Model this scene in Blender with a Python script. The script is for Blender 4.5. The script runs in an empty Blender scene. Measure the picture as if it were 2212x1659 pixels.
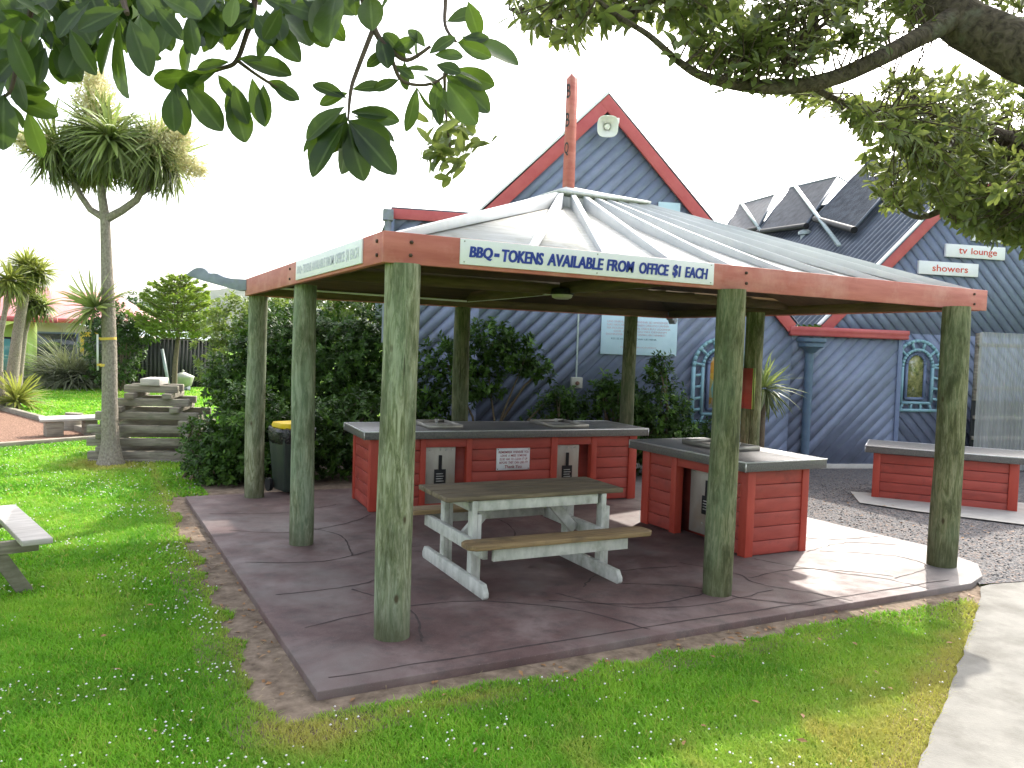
import bpy, bmesh, math, random
import numpy as np
from mathutils import Vector, Matrix
rng = np.random.default_rng(7); random.seed(7)
SC = bpy.context.scene; COL = SC.collection
# ------------------------------------------------------------------ camera, sky, sun, exposure
CP = np.array([-1.679, -5.113, 1.993])
RX = np.array([0.887722, -0.459194, 0.033030]); RU = np.array([-0.008508, 0.055369, 0.998430]); RF = np.array([0.460302, 0.886609, -0.045245])
RF /= np.linalg.norm(RF); RX -= RF * (RX @ RF); RX /= np.linalg.norm(RX); RU = np.cross(RX, RF)
FPX = 1751.25
cam = bpy.data.cameras.new('camera'); co = bpy.data.objects.new('camera', cam); COL.objects.link(co)
cam.sensor_width = 36; cam.lens = 36 * FPX / 2212; cam.clip_start = .05; cam.clip_end = 12000
co.matrix_world = Matrix(((RX[0], RU[0], -RF[0], CP[0]), (RX[1], RU[1], -RF[1], CP[1]), (RX[2], RU[2], -RF[2], CP[2]), (0, 0, 0, 1)))
SC.camera = co
SUN = Vector((1.0, .7, 1.0)).normalized()
EL = math.asin(SUN.z); AZ = math.atan2(SUN.x, SUN.y)
w = bpy.data.worlds.new('World'); SC.world = w; w.use_nodes = True
nt = w.node_tree; sky = nt.nodes.new('ShaderNodeTexSky'); sky.sky_type = 'NISHITA'; sky.sun_disc = False
sky.sun_elevation = EL; sky.sun_rotation = AZ; sky.dust_density = 4.0; sky.air_density = 1.2; sky.ozone_density = 1.0
hsv = nt.nodes.new('ShaderNodeHueSaturation'); hsv.inputs['Saturation'].default_value = .45   # thin white cloud veils the blue
bg = nt.nodes['Background']; nt.links.new(sky.outputs[0], hsv.inputs['Color']); nt.links.new(hsv.outputs[0], bg.inputs[0]); bg.inputs[1].default_value = .15
sl = bpy.data.lights.new('sun', 'SUN'); so = bpy.data.objects.new('sun', sl); COL.objects.link(so)
sl.energy = 2.1; sl.angle = math.radians(.6); sl.color = (1, .95, .86)
so.rotation_euler = (-SUN).to_track_quat('-Z', 'Y').to_euler(); so.location = (5, 5, 12)
SC.view_settings.view_transform = 'Standard'; SC.view_settings.look = 'None'
SC.view_settings.exposure = 1.85; SC.view_settings.gamma = 1
G = -.06

def at(u, v, Z):
    return CP + Z * (RF + RX * (u - 1106) / FPX - RU * (v - 829.5) / FPX)
# ------------------------------------------------------------------ helpers
ROOT = {}
def unit(a):
    a = np.asarray(a, float); return a / (np.linalg.norm(a) + 1e-12)
def props(o, label=None, cat=None, group=None, kind=None):
    if label: o['label'] = label
    if cat: o['category'] = cat
    if group: o['group'] = group
    if kind: o['kind'] = kind
    return o
def thing(name, label, cat, loc=(0, 0, 0), rz=0., group=None):
    o = bpy.data.objects.new(name, None); COL.objects.link(o); o.empty_display_size = .1
    o.location = loc; o.rotation_euler = (0, 0, rz)
    ROOT[o.name] = Matrix.Translation(Vector(loc)) @ Matrix.Rotation(rz, 4, 'Z')
    return props(o, label, cat, group)
def top_of(o):
    while o.parent: o = o.parent
    return o
def np_mesh(name, V, F, attrs=None, smooth=False):
    """V (n,3), F list of int arrays of equal-arity faces or a python list of lists"""
    me = bpy.data.meshes.new(name); V = np.asarray(V, np.float32)
    me.vertices.add(len(V)); me.vertices.foreach_set('co', V.ravel())
    if isinstance(F, np.ndarray): F = [F]
    if len(F) and not isinstance(F[0], np.ndarray):
        tot = np.array([len(f) for f in F], np.int32); idx = np.array([i for f in F for i in f], np.int32)
    else:
        tot = np.concatenate([np.full(len(f), f.shape[1], np.int32) for f in F]); idx = np.concatenate([f.ravel() for f in F]).astype(np.int32)
    st = np.concatenate([[0], np.cumsum(tot)[:-1]]).astype(np.int32)
    me.loops.add(len(idx)); me.loops.foreach_set('vertex_index', idx)
    me.polygons.add(len(tot)); me.polygons.foreach_set('loop_start', st); me.polygons.foreach_set('loop_total', tot)
    if smooth: me.polygons.foreach_set('use_smooth', np.ones(len(tot), bool))
    me.update(calc_edges=True)
    for k, a in (attrs or {}).items():
        at_ = me.attributes.new(k, 'FLOAT', 'POINT'); at_.data.foreach_set('value', np.asarray(a, np.float32))
    return me
def link(name, V, F, mat, parent=None, local=False, smooth=False, attrs=None, base=True):
    V = np.asarray(V, float); loc = None
    if parent is not None:
        if not local:
            M = np.array(ROOT[top_of(parent).name].inverted()); V = V @ M[:3, :3].T + M[:3, 3]
    elif base:
        loc = np.array([V[:, 0].mean(), V[:, 1].mean(), V[:, 2].min()]); V = V - loc
    me = np_mesh(name, V, F, attrs, smooth); me.materials.append(mat)
    o = bpy.data.objects.new(name, me); COL.objects.link(o)
    if parent is not None: o.parent = parent
    if loc is not None: o.location = loc
    ROOT[o.name] = Matrix.Translation(Vector(loc if loc is not None else (0, 0, 0)))
    return o
class MB:
    def __init__(s): s.v = []; s.f = []
    def add(s, V, F):
        b = len(s.v); s.v += [tuple(x) for x in V]; s.f += [[b + i for i in f] for f in F]; return s
    def box(s, c, d, R=None):
        c = np.asarray(c, float); h = np.asarray(d, float) / 2
        P = np.array([(x, y, z) for z in (-1, 1) for y in (-1, 1) for x in (-1, 1)]) * h
        if R is not None: P = P @ np.asarray(R).T
        return s.add(P + c, [[0, 2, 3, 1], [4, 5, 7, 6], [0, 1, 5, 4], [2, 6, 7, 3], [0, 4, 6, 2], [1, 3, 7, 5]])
    def b2(s, lo, hi):
        lo = np.asarray(lo, float); hi = np.asarray(hi, float); return s.box((lo + hi) / 2, hi - lo)
    def beam(s, p, q, wd, ht, up=(0, 0, 1)):
        p = np.asarray(p, float); q = np.asarray(q, float); x = unit(q - p); y = unit(np.cross(up, x)); z = np.cross(x, y)
        return s.box((p + q) / 2, (np.linalg.norm(q - p), wd, ht), np.stack([x, y, z], 1))
    def tube(s, pts, r, n=10, cap=True, sq=False):
        pts = [np.asarray(p, float) for p in pts]; m = len(pts)
        r = [r] * m if np.isscalar(r) else r; V = []; ref = None
        for i, p in enumerate(pts):
            t = unit(pts[min(i + 1, m - 1)] - pts[max(i - 1, 0)])
            if ref is None: ref = np.array([1., 0, 0]) if abs(t[0]) < .8 else np.array([0, 1., 0])
            a = unit(ref - t * (ref @ t)); ref = a; b = np.cross(t, a)
            for k in range(n):
                an = 2 * math.pi * k / n; V.append(p + r[i] * (a * math.cos(an) + b * math.sin(an)))
        F = [[i * n + k, i * n + (k + 1) % n, (i + 1) * n + (k + 1) % n, (i + 1) * n + k] for i in range(m - 1) for k in range(n)]
        if cap: F += [list(range(n))[::-1], [(m - 1) * n + k for k in range(n)]]
        return s.add(V, F)
    def prism(s, poly, ext):
        P = [np.asarray(p, float) for p in poly]; n = len(P); e = np.asarray(ext, float)
        return s.add(P + [p + e for p in P], [list(range(n))[::-1], [n + i for i in range(n)]] + [[i, (i + 1) % n, n + (i + 1) % n, n + i] for i in range(n)])
    def lathe(s, c, prof, n=20, ax=2, sup=2.0):
        V = []; c = np.asarray(c, float)
        for r, h in prof:
            for k in range(n):
                a = 2 * math.pi * k / n; ca, sa = math.cos(a), math.sin(a)
                if sup != 2: q = (abs(ca) ** sup + abs(sa) ** sup) ** (-1 / sup); ca *= q; sa *= q
                V.append(c + np.array((r * ca, r * sa, h)))
        m = len(prof)
        F = [[i * n + k, i * n + (k + 1) % n, (i + 1) * n + (k + 1) % n, (i + 1) * n + k] for i in range(m - 1) for k in range(n)]
        F += [list(range(n))[::-1], [(m - 1) * n + k for k in range(n)]]
        return s.add(V, F)
    def xform(s, R, t):
        s.v = [tuple(np.asarray(R) @ np.asarray(p) + np.asarray(t)) for p in s.v]; return s
    def build(s, name, mat, parent=None, local=False, smooth=False, bevel=0, label=None, cat=None, group=None, kind=None):
        o = link(name, np.array(s.v), s.f, mat, parent, local, smooth, base=(kind != 'structure'))
        if bevel:
            m = o.modifiers.new('bevel', 'BEVEL'); m.width = bevel; m.segments = 2; m.limit_method = 'ANGLE'
        if smooth:
            m = o.modifiers.new('edges', 'EDGE_SPLIT'); m.split_angle = math.radians(40)
        return props(o, label, cat, group, kind)
def clip(poly, n, c, keep_less):
    out = []; m = len(poly); sg = 1 if keep_less else -1
    for i in range(m):
        a = poly[i]; b = poly[(i + 1) % m]; da = sg * (a @ n - c); db = sg * (b @ n - c)
        if da <= 0: out.append(a)
        if (da < 0 < db) or (db < 0 < da): out.append(a + (b - a) * (da / (da - db)))
    return out
# ------------------------------------------------------------------ materials
def new_mat(name):
    m = bpy.data.materials.new(name); m.use_nodes = True; t = m.node_tree
    return m, t, t.nodes['Principled BSDF'], t.nodes['Material Output']
def N(t, kind, **kw):
    n = t.nodes.new('ShaderNode' + kind)
    for k, v in kw.items(): setattr(n, k, v)
    return n
def ramp(t, fac, stops):
    r = N(t, 'ValToRGB'); e = r.color_ramp.elements
    while len(e) < len(stops): e.new(.5)
    for el, (p, c) in zip(e, stops): el.position = p; el.color = (*c, 1)
    t.links.new(fac, r.inputs[0]); return r.outputs[0]
def coords(t, stretch=(1, 1, 1), rot=(0, 0, 0)):
    tc = N(t, 'TexCoord'); mp = N(t, 'Mapping'); mp.inputs['Scale'].default_value = stretch; mp.inputs['Rotation'].default_value = rot
    t.links.new(tc.outputs['Object'], mp.inputs[0]); return mp.outputs[0]
def noise(t, vec, sc, det=5, rough=.6, dist=0.):
    n = N(t, 'TexNoise'); n.inputs['Scale'].default_value = sc; n.inputs['Detail'].default_value = det
    n.inputs['Roughness'].default_value = rough; n.inputs['Distortion'].default_value = dist
    t.links.new(vec, n.inputs['Vector']); return n.outputs['Fac']
def mixc(t, fac, a, b, mode='MIX'):
    m = N(t, 'Mix', data_type='RGBA', blend_type=mode)
    for i, x in ((0, fac), (6, a), (7, b)):
        if hasattr(x, 'is_output'): t.links.new(x, m.inputs[i])
        elif i == 0: m.inputs[0].default_value = x
        else: m.inputs[i].default_value = (*x, 1)
    return m.outputs[2]
def bump(t, h, p, st=.3, dist=.01):
    b = N(t, 'Bump'); b.inputs['Strength'].default_value = st; b.inputs['Distance'].default_value = dist
    t.links.new(h, b.inputs['Height']); t.links.new(b.outputs[0], p.inputs['Normal'])
def mat(name, c1, c2, sc=6, stretch=(1, 1, 1), rough=.6, bmp=.25, bdist=.006, spec=.35, metal=0., stain=None, ssc=1.3, samt=(.55, .75), lo=.3, hi=.7, dist=0., bsc=None):
    m, t, p, o = new_mat(name); v = coords(t, stretch); f = noise(t, v, sc, 7, .6, dist)
    c = ramp(t, f, [(lo, c1), (hi, c2)])
    if stain is not None:
        v2 = coords(t); c = mixc(t, ramp(t, noise(t, v2, ssc, 6, .65), [(samt[0], (0, 0, 0)), (samt[1], (1, 1, 1))]), c, stain)
    t.links.new(c, p.inputs['Base Color'])
    p.inputs['Roughness'].default_value = rough; p.inputs['Metallic'].default_value = metal; p.inputs['Specular IOR Level'].default_value = spec
    if bmp: bump(t, noise(t, v, bsc or sc * 3, 6) if bsc else f, p, bmp, bdist)
    return m
def leafmat(name, dark, light, trans, rough=.4, amt=.35, spec=.4):
    m, t, p, o = new_mat(name); a = N(t, 'Attribute', attribute_name='tone')
    c = ramp(t, a.outputs['Fac'], [(0., dark), (1., light)])
    t.links.new(c, p.inputs['Base Color']); p.inputs['Roughness'].default_value = rough; p.inputs['Specular IOR Level'].default_value = spec
    tr = N(t, 'BsdfTranslucent'); t.links.new(mixc(t, .5, c, trans), tr.inputs[0])
    mx = N(t, 'MixShader'); mx.inputs[0].default_value = amt
    t.links.new(p.outputs[0], mx.inputs[1]); t.links.new(tr.outputs[0], mx.inputs[2]); t.links.new(mx.outputs[0], o.inputs['Surface'])
    return m
M = {}
def postmat(name='treated_pine', dk=1., moss=.75):
    m, t, p, o = new_mat(name); v = coords(t, (1, 1, .13)); f = noise(t, v, 26, 10, .72, 1.3)
    c = ramp(t, f, [(.34, (.075, .08, .04)), (.46, (.17, .185, .10)), (.56, (.285, .29, .195)), (.72, (.42, .43, .32))])
    v2 = coords(t, (1, 1, .35)); c = mixc(t, ramp(t, noise(t, v2, 2.6, 5), [(.42, (0, 0, 0)), (.62, (1, 1, 1))]), c, mixc(t, .4, c, (.16, .24, .18))); c = mixc(t, ramp(t, noise(t, coords(t, (1, 1, .3)), 7, 6, .7), [(.47, (0, 0, 0)), (.66, (moss,) * 3)]), c, (.055, .065, .03))
    vo = N(t, 'TexVoronoi'); vo.inputs['Scale'].default_value = 3.3; vo.inputs['Randomness'].default_value = 1
    t.links.new(coords(t, (1.6, 1.6, .8)), vo.inputs['Vector'])
    c = mixc(t, ramp(t, vo.outputs['Distance'], [(.05, (1, 1, 1)), (.11, (0, 0, 0))]), c, (.07, .055, .03))
    cr = ramp(t, noise(t, coords(t, (1, 1, .03)), 30, 3), [(.29, (1, 1, 1)), (.32, (0, 0, 0))]); c = mixc(t, cr, c, (.05, .045, .03))
    sep = N(t, 'SeparateXYZ'); t.links.new(coords(t), sep.inputs[0]); ad = N(t, 'Math', operation='MULTIPLY_ADD'); ad.inputs[1].default_value = .7; t.links.new(noise(t, coords(t), 4, 4), ad.inputs[0]); t.links.new(sep.outputs[2], ad.inputs[2])
    c = mixc(t, ramp(t, ad.outputs[0], [(.28, (.75, .75, .75)), (.75, (0, 0, 0))]), c, (.07, .075, .038))
    if dk != 1: c = mixc(t, 1., c, (dk, dk * .97, dk * .82), 'MULTIPLY')
    t.links.new(c, p.inputs['Base Color']); p.inputs['Roughness'].default_value = .8; p.inputs['Specular IOR Level'].default_value = .2
    bump(t, f, p, .5, .006); return m
M['post'] = postmat()
M['post_moss'] = postmat('mossy_treated_pine', .74, .9)
M['post_dark'] = postmat('stained_treated_pine', .5, .6)
M['red_fascia'] = mat('red_stained_timber', (.39, .105, .085), (.54, .185, .15), 7, (.25, .25, 2), .65, .25, .004, stain=(.60, .30, .25), ssc=2.4, samt=(.48, .8))
M['red_trim'] = mat('red_painted_trim', (.42, .075, .08), (.48, .11, .11), 5, (1, 1, 1), .5, .1)
M['red_plank'] = mat('red_painted_plank', (.27, .042, .032), (.42, .075, .055), 2.2, (.8, .8, 3.2), .5, .25, .004, stain=(.17, .035, .03), ssc=5, samt=(.56, .8), bsc=30)
M['red_post'] = mat('red_painted_post', (.34, .04, .025), (.44, .065, .04), 8, (1, 1, .3), .5, .15)
M['white_wood'] = mat('weathered_white_timber', (.50, .51, .49), (.72, .72, .69), 10, (2, 2, .5), .7, .2, .003, stain=(.36, .36, .31), ssc=3, samt=(.55, .8))
M['roof_top'] = mat('bleached_roof_ply', (.47, .455, .40), (.66, .65, .60), 6, (.5, 4, 1), .8, .15, .003, stain=(.38, .36, .27), ssc=2.5)
M['brown_ply'] = mat('brown_roof_lining', (.05, .032, .016), (.12, .075, .035), 7, (.25, 4, 1), .75, .2, .003, stain=(.05, .035, .018), ssc=1.1, samt=(.5, .75))
M['brown_beam'] = mat('brown_roof_beam', (.075, .048, .025), (.15, .10, .052), 9, (.3, .3, 3), .75, .2)
M['leg_wood'] = mat('flaking_white_paint', (.37, .38, .34), (.60, .60, .55), 13, (1, 1, .4), .75, .3, .004, stain=(.22, .23, .17), ssc=5, samt=(.52, .75))
M['rafter'] = mat('white_rafter_paint', (.43, .45, .47), (.56, .575, .585), 3, (.6, .6, .6), .65, .1, .003, stain=(.42, .42, .38), ssc=2.6, samt=(.58, .8))
M['table_wood'] = mat('weathered_table_top', (.075, .06, .038), (.22, .17, .105), 8, (.35, 4, 4), .65, .45, .005, stain=(.06, .055, .04), ssc=2.2)
M['seat_wood'] = mat('golden_seat_wood', (.13, .085, .04), (.33, .225, .11), 8, (.3, 5, 5), .6, .4, .005, stain=(.08, .06, .035), ssc=3)
M['grey_wood'] = mat('grey_weathered_timber', (.15, .13, .098), (.32, .29, .23), 9, (.4, .4, 3), .8, .3, .006, stain=(.12, .125, .075), ssc=2)
M['pale_wood'] = mat('sun_bleached_timber', (.36, .33, .3), (.55, .52, .48), 9, (.4, 4, 2), .75, .25, .005)
M['counter_top'] = mat('dark_speckled_laminate', (.06, .058, .056), (.15, .145, .14), 70, (1, 1, 1), .42, .1, .002, spec=.5, stain=(.12, .11, .1), ssc=4)
M['alu'] = mat('aluminium_edging', (.5, .5, .5), (.66, .66, .66), 20, (1, 1, 1), .4, 0, metal=.8)
M['steel'] = mat('stainless_steel', (.25, .235, .205), (.40, .375, .335), 4, (1, 1, .3), .42, .05, metal=.45, stain=(.33, .27, .2), ssc=2)
M['black'] = mat('black_plastic', (.012, .012, .013), (.022, .022, .024), 8, (1, 1, 1), .6, .05, spec=.2)
M['bag'] = mat('black_bin_liner', (.012, .012, .013), (.025, .025, .027), 25, (1, 1, 1), .22, .9, .02, spec=.6)
M['dark_green'] = mat('dark_green_plastic', (.018, .027, .022), (.03, .042, .034), 8, (1, 1, 1), .5, .05)
M['yellow'] = mat('yellow_plastic', (.75, .5, .005), (.85, .6, .01), 4, (1, 1, 1), .45, .05)
M['blue_board'] = mat('blue_painted_boards', (.16, .19, .28), (.20, .24, .345), 5, (1, 1, 1), .6, .15, .003, stain=(.135, .155, .205), ssc=1.8, samt=(.48, .8))
M['blue_trim'] = mat('blue_painted_trim', (.12, .155, .26), (.15, .195, .31), 6, (1, 1, 1), .55, .1)
M['pipe_blue'] = mat('blue_painted_downpipe', (.065, .11, .17), (.095, .15, .22), 6, (1, 1, 1), .45, .05)
M['teal'] = mat('teal_window_frame', (.16, .31, .37), (.24, .41, .48), 6, (1, 1, 1), .5, .1)
M['roof_metal'] = mat('dark_corrugated_roofing', (.065, .08, .105), (.10, .12, .15), 4, (1, 1, 1), .38, .05, metal=.3)
M['galv'] = mat('galvanised_rail', (.32, .38, .38), (.48, .54, .54), 8, (1, 1, 1), .5, .05, metal=.3)
M['white'] = mat('white_painted_sign', (.74, .74, .78), (.80, .80, .83), 3, (1, 1, 1), .45, .03)
M['white_plastic'] = mat('white_plastic', (.7, .7, .68), (.8, .8, .78), 3, (1, 1, 1), .4, .03)
M['pale_blue'] = mat('pale_blue_sign', (.42, .58, .68), (.50, .66, .76), 3, (1, 1, 1), .5, .03)
M['ink_blue'] = mat('blue_lettering', (.02, .04, .27), (.03, .055, .33), 5, rough=.5, bmp=0)
M['ink_faded'] = mat('faded_lettering', (.50, .53, .62), (.60, .62, .68), 5, rough=.5, bmp=0)
M['ink_red'] = mat('red_lettering', (.55, .05, .03), (.65, .08, .05), 5, rough=.5, bmp=0)
M['ink_maroon'] = mat('maroon_lettering', (.25, .03, .05), (.32, .05, .07), 5, rough=.5, bmp=0)
M['ink_pink'] = mat('faded_red_lettering', (.50, .30, .36), (.55, .36, .42), 5, rough=.5, bmp=0)
M['ink_slate'] = mat('slate_lettering', (.07, .14, .22), (.1, .18, .26), 5, rough=.5, bmp=0)
M['ink_black'] = mat('black_lettering', (.02, .02, .02), (.035, .03, .03), 5, rough=.5, bmp=0)
M['bolt'] = mat('rusty_bolt', (.05, .03, .02), (.09, .05, .03), 20, rough=.7)
M['screw'] = mat('zinc_screw', (.3, .3, .28), (.45, .45, .42), 20, rough=.5)
M['lightglass'] = mat('frosted_lamp_cover', (.42, .4, .32), (.5, .48, .4), 5, rough=.4, bmp=0)
M['dirt'] = mat('dry_dirt', (.11, .08, .058), (.30, .23, .17), 9, rough=.95, bmp=.8, bdist=.02, spec=.1, stain=(.09, .07, .05), ssc=5)
M['path'] = mat('pale_concrete_path', (.185, .178, .16), (.245, .236, .212), 5, rough=.85, bmp=.6, bdist=.005, spec=.2, stain=(.125, .118, .102), ssc=2.2, samt=(.48, .72), bsc=70)
M['plinth'] = mat('concrete_plinth', (.36, .34, .31), (.46, .44, .4), 6, rough=.9, bmp=.2)
M['bark_chip'] = mat('brown_bark_chips', (.10, .055, .035), (.34, .21, .15), 26, rough=.95, bmp=1, bdist=.03, spec=.1)
M['tree_bark'] = mat('grey_brown_bark', (.028, .021, .015), (.15, .12, .085), 24, (1, 1, 1), .9, 1., .03, spec=.15, stain=(.17, .17, .12), ssc=7, dist=1.2)
M['twig'] = mat('dark_twig', (.05, .035, .025), (.12, .085, .06), 20, rough=.85, bmp=.3)
M['palm_bark'] = mat('corky_grey_bark', (.17, .145, .11), (.40, .36, .30), 42, (1, 1, .6), .95, 1., .02, spec=.1, stain=(.19, .175, .11), ssc=4, lo=.3, hi=.75)
M['stem'] = mat('brown_stem', (.10, .075, .05), (.18, .14, .09), 12, rough=.8)
M['tan_wall'] = mat('tan_plaster_wall', (.40, .36, .30), (.46, .42, .36), 2, rough=.8, bmp=.05)
M['lime_wall'] = mat('lime_green_wall', (.33, .52, .09), (.38, .58, .12), 2, rough=.7, bmp=.05)
M['lime_trim'] = mat('lime_corner_trim', (.45, .62, .15), (.5, .68, .18), 2, rough=.6, bmp=0)
M['pink_roof'] = mat('faded_red_roof', (.47, .18, .17), (.55, .24, .22), 3, rough=.5, bmp=.05)
M['dark_shed'] = mat('black_stained_boards', (.012, .014, .013), (.03, .034, .032), 5, (6, 6, .2), .8, .3)
M['glass'] = mat('dark_window_glass', (.03, .04, .045), (.05, .06, .065), 2, rough=.08, bmp=0, spec=.8)
M['teal_glass'] = mat('teal_window_pane', (.12, .36, .36), (.16, .42, .42), 2, rough=.2, bmp=0)
M['yellow_panel'] = mat('yellow_panel', (.62, .42, .06), (.7, .5, .1), 2, rough=.6, bmp=0)
M['hive'] = mat('cream_painted_box', (.42, .43, .36), (.55, .55, .47), 5, rough=.7)
M['carved'] = mat('blue_grey_carving', (.17, .19, .23), (.26, .29, .34), 8, rough=.7, bmp=.3, stain=(.2, .24, .17), ssc=3)
M['brown_frame'] = mat('brown_window_frame', (.16, .09, .06), (.22, .13, .09), 5, rough=.5)
M['collector'] = mat('collector_tubes', (.035, .04, .05), (.10, .115, .14), 5, rough=.45, bmp=0, spec=.25)
M['hill'] = mat('hill_scrub', (.035, .06, .03), (.07, .085, .05), .02, rough=.95, bmp=0, spec=.05)
def slabmat():
    m, t, p, o = new_mat('oxide_dyed_concrete'); v = coords(t)
    c = ramp(t, noise(t, v, 1.3, 8, .62, .4), [(.32, (.070, .034, .031)), (.5, (.118, .069, .063)), (.68, (.19, .135, .125))])
    c = mixc(t, ramp(t, noise(t, v, 4.5, 8, .7), [(.48, (0, 0, 0)), (.75, (.8, .8, .8))]), c, (.045, .036, .033))
    c = mixc(t, ramp(t, noise(t, coords(t, (1, 1, 1), (0, 0, 1)), .8, 4), [(.5, (0, 0, 0)), (.68, (.6, .6, .6))]), c, (.19, .165, .15))
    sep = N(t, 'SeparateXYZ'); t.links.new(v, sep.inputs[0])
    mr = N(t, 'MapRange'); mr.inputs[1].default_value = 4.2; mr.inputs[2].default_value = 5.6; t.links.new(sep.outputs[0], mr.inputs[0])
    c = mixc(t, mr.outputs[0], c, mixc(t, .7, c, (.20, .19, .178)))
    c = mixc(t, ramp(t, noise(t, v, 110, 2), [(.62, (0, 0, 0)), (.74, (.6, .6, .6))]), c, (.24, .2, .19))
    t.links.new(c, p.inputs['Base Color']); p.inputs['Specular IOR Level'].default_value = .5
    rr = ramp(t, noise(t, v, 3, 5), [(.3, (.52,) * 3), (.7, (.8,) * 3)]); t.links.new(rr, p.inputs['Roughness'])
    bump(t, noise(t, v, 60, 8, .75), p, .6, .004); return m
M['slab'] = slabmat()
M['joint'] = mat('dark_joint', (.045, .03, .03), (.08, .06, .055), 20, rough=.9, bmp=0)
def gravelmat():
    m, t, p, o = new_mat('grey_gravel'); v = coords(t); vo = N(t, 'TexVoronoi'); vo.inputs['Scale'].default_value = 42; t.links.new(v, vo.inputs['Vector'])
    s = N(t, 'SeparateColor'); t.links.new(vo.outputs['Color'], s.inputs[0])
    c = ramp(t, s.outputs[0], [(0., (.07, .07, .076)), (.5, (.135, .132, .136)), (.8, (.21, .195, .185)), (1., (.19, .125, .095))])
    t.links.new(c, p.inputs['Base Color']); p.inputs['Roughness'].default_value = .9
    bump(t, vo.outputs['Distance'], p, 1., .02); p.inputs['Specular IOR Level'].default_value = .2; return m
M['gravel'] = gravelmat()
def turfmat():
    m, t, p, o = new_mat('turf'); v = coords(t)
    c = ramp(t, noise(t, v, 1.1, 8, .7), [(.3, (.09, .22, .015)), (.52, (.17, .32, .025)), (.72, (.30, .36, .06))])
    c = mixc(t, ramp(t, noise(t, v, 35, 6), [(.35, (.75, .75, .75)), (.7, (0, 0, 0))]), c, (.06, .15, .012))
    t.links.new(c, p.inputs['Base Color']); p.inputs['Roughness'].default_value = .9; p.inputs['Specular IOR Level'].default_value = .1
    bump(t, noise(t, v, 60, 6), p, .9, .03); return m
M['turf'] = turfmat()
def blademat():
    m, t, p, o = new_mat('grass_blades'); a = N(t, 'Attribute', attribute_name='tone'); b = N(t, 'Attribute', attribute_name='dry')
    c = ramp(t, a.outputs['Fac'], [(0., (.07, .24, .010)), (.5, (.19, .46, .022)), (1., (.40, .62, .06))])
    c = mixc(t, b.outputs['Fac'], c, (.47, .45, .10))
    t.links.new(c, p.inputs['Base Color']); p.inputs['Roughness'].default_value = .55; p.inputs['Specular IOR Level'].default_value = .25
    tr = N(t, 'BsdfTranslucent'); t.links.new(c, tr.inputs[0]); mx = N(t, 'MixShader'); mx.inputs[0].default_value = .4
    t.links.new(p.outputs[0], mx.inputs[1]); t.links.new(tr.outputs[0], mx.inputs[2]); t.links.new(mx.outputs[0], o.inputs['Surface']); return m
M['blade'] = blademat()
M['clover'] = mat('white_clover', (.72, .68, .66), (.85, .83, .8), 30, rough=.8, bmp=0)
M['dryleaf'] = mat('fallen_brown_leaf', (.20, .09, .035), (.38, .22, .10), 9, rough=.7, bmp=0)
M['leaf_big'] = leafmat('glossy_broad_leaf', (.010, .027, .006), (.065, .108, .022), (.15, .25, .02), .40, .33)
def rib():
    t = M['leaf_big'].node_tree; p = t.nodes['Principled BSDF']; old = p.inputs['Base Color'].links[0].from_socket
    a = N(t, 'Attribute', attribute_name='rib'); c = mixc(t, ramp(t, a.outputs['Fac'], [(.72, (0, 0, 0)), (.95, (.6, .6, .6))]), old, (.14, .19, .07))
    c = mixc(t, ramp(t, noise(t, coords(t), 60, 4), [(.45, (0, 0, 0)), (.7, (.45, .45, .45))]), c, (.03, .045, .012)); t.links.new(c, p.inputs['Base Color'])
    bump(t, noise(t, coords(t), 90, 3), p, .25, .003)
rib()
M['leaf_tree'] = leafmat('tree_leaf', (.035, .058, .015), (.20, .24, .075), (.34, .40, .08), .36, .42)
M['leaf_bush'] = leafmat('bush_leaf', (.012, .036, .006), (.10, .20, .030), (.11, .22, .02), .42, .22, .22)
M['leaf_lime'] = leafmat('lime_leaf', (.10, .16, .03), (.24, .30, .07), (.3, .4, .06), .45, .4)  # yellow green leaf colour of the lime tree and pale shrub
M['leaf_conifer'] = leafmat('conifer_needles', (.08, .15, .018), (.30, .40, .06), (.28, .38, .04), .5, .32)
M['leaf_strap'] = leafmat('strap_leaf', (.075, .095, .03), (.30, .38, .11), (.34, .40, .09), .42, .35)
M['leaf_flax'] = leafmat('arching_grass_leaf', (.075, .10, .05), (.22, .24, .13), (.25, .28, .1), .5, .3)
M['leaf_yellow'] = leafmat('yellow_green_strap', (.12, .17, .03), (.34, .36, .08), (.35, .40, .06), .4, .35)
M['panicle'] = leafmat('cream_flower', (.55, .49, .25), (.80, .74, .48), (.6, .6, .35), .7, .3)
def mosaic(name, cols, sc):
    m, t, p, o = new_mat(name); v = coords(t); vo = N(t, 'TexVoronoi'); vo.inputs['Scale'].default_value = sc; t.links.new(v, vo.inputs['Vector'])
    s = N(t, 'SeparateColor'); t.links.new(vo.outputs['Color'], s.inputs[0]); k = len(cols)
    r = ramp(t, s.outputs[0], [(i / k, c) for i, c in enumerate(cols)]); t.links.new(r, p.inputs['Base Color']); p.inputs['Roughness'].default_value = .15; return m
M['stained'] = mosaic('stained_glass', [(.55, .2, .03), (.62, .45, .08), (.2, .5, .5), (.5, .55, .45), (.6, .3, .1)], 5)
M['painted_reflection'] = mat('painted_garden_reflection', (.05, .08, .02), (.42, .40, .16), 14, rough=.12, bmp=0, spec=.6, stain=(.5, .5, .42), ssc=5, samt=(.56, .62))  # olive and yellow noise painted in place of the garden reflected in the pane
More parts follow.
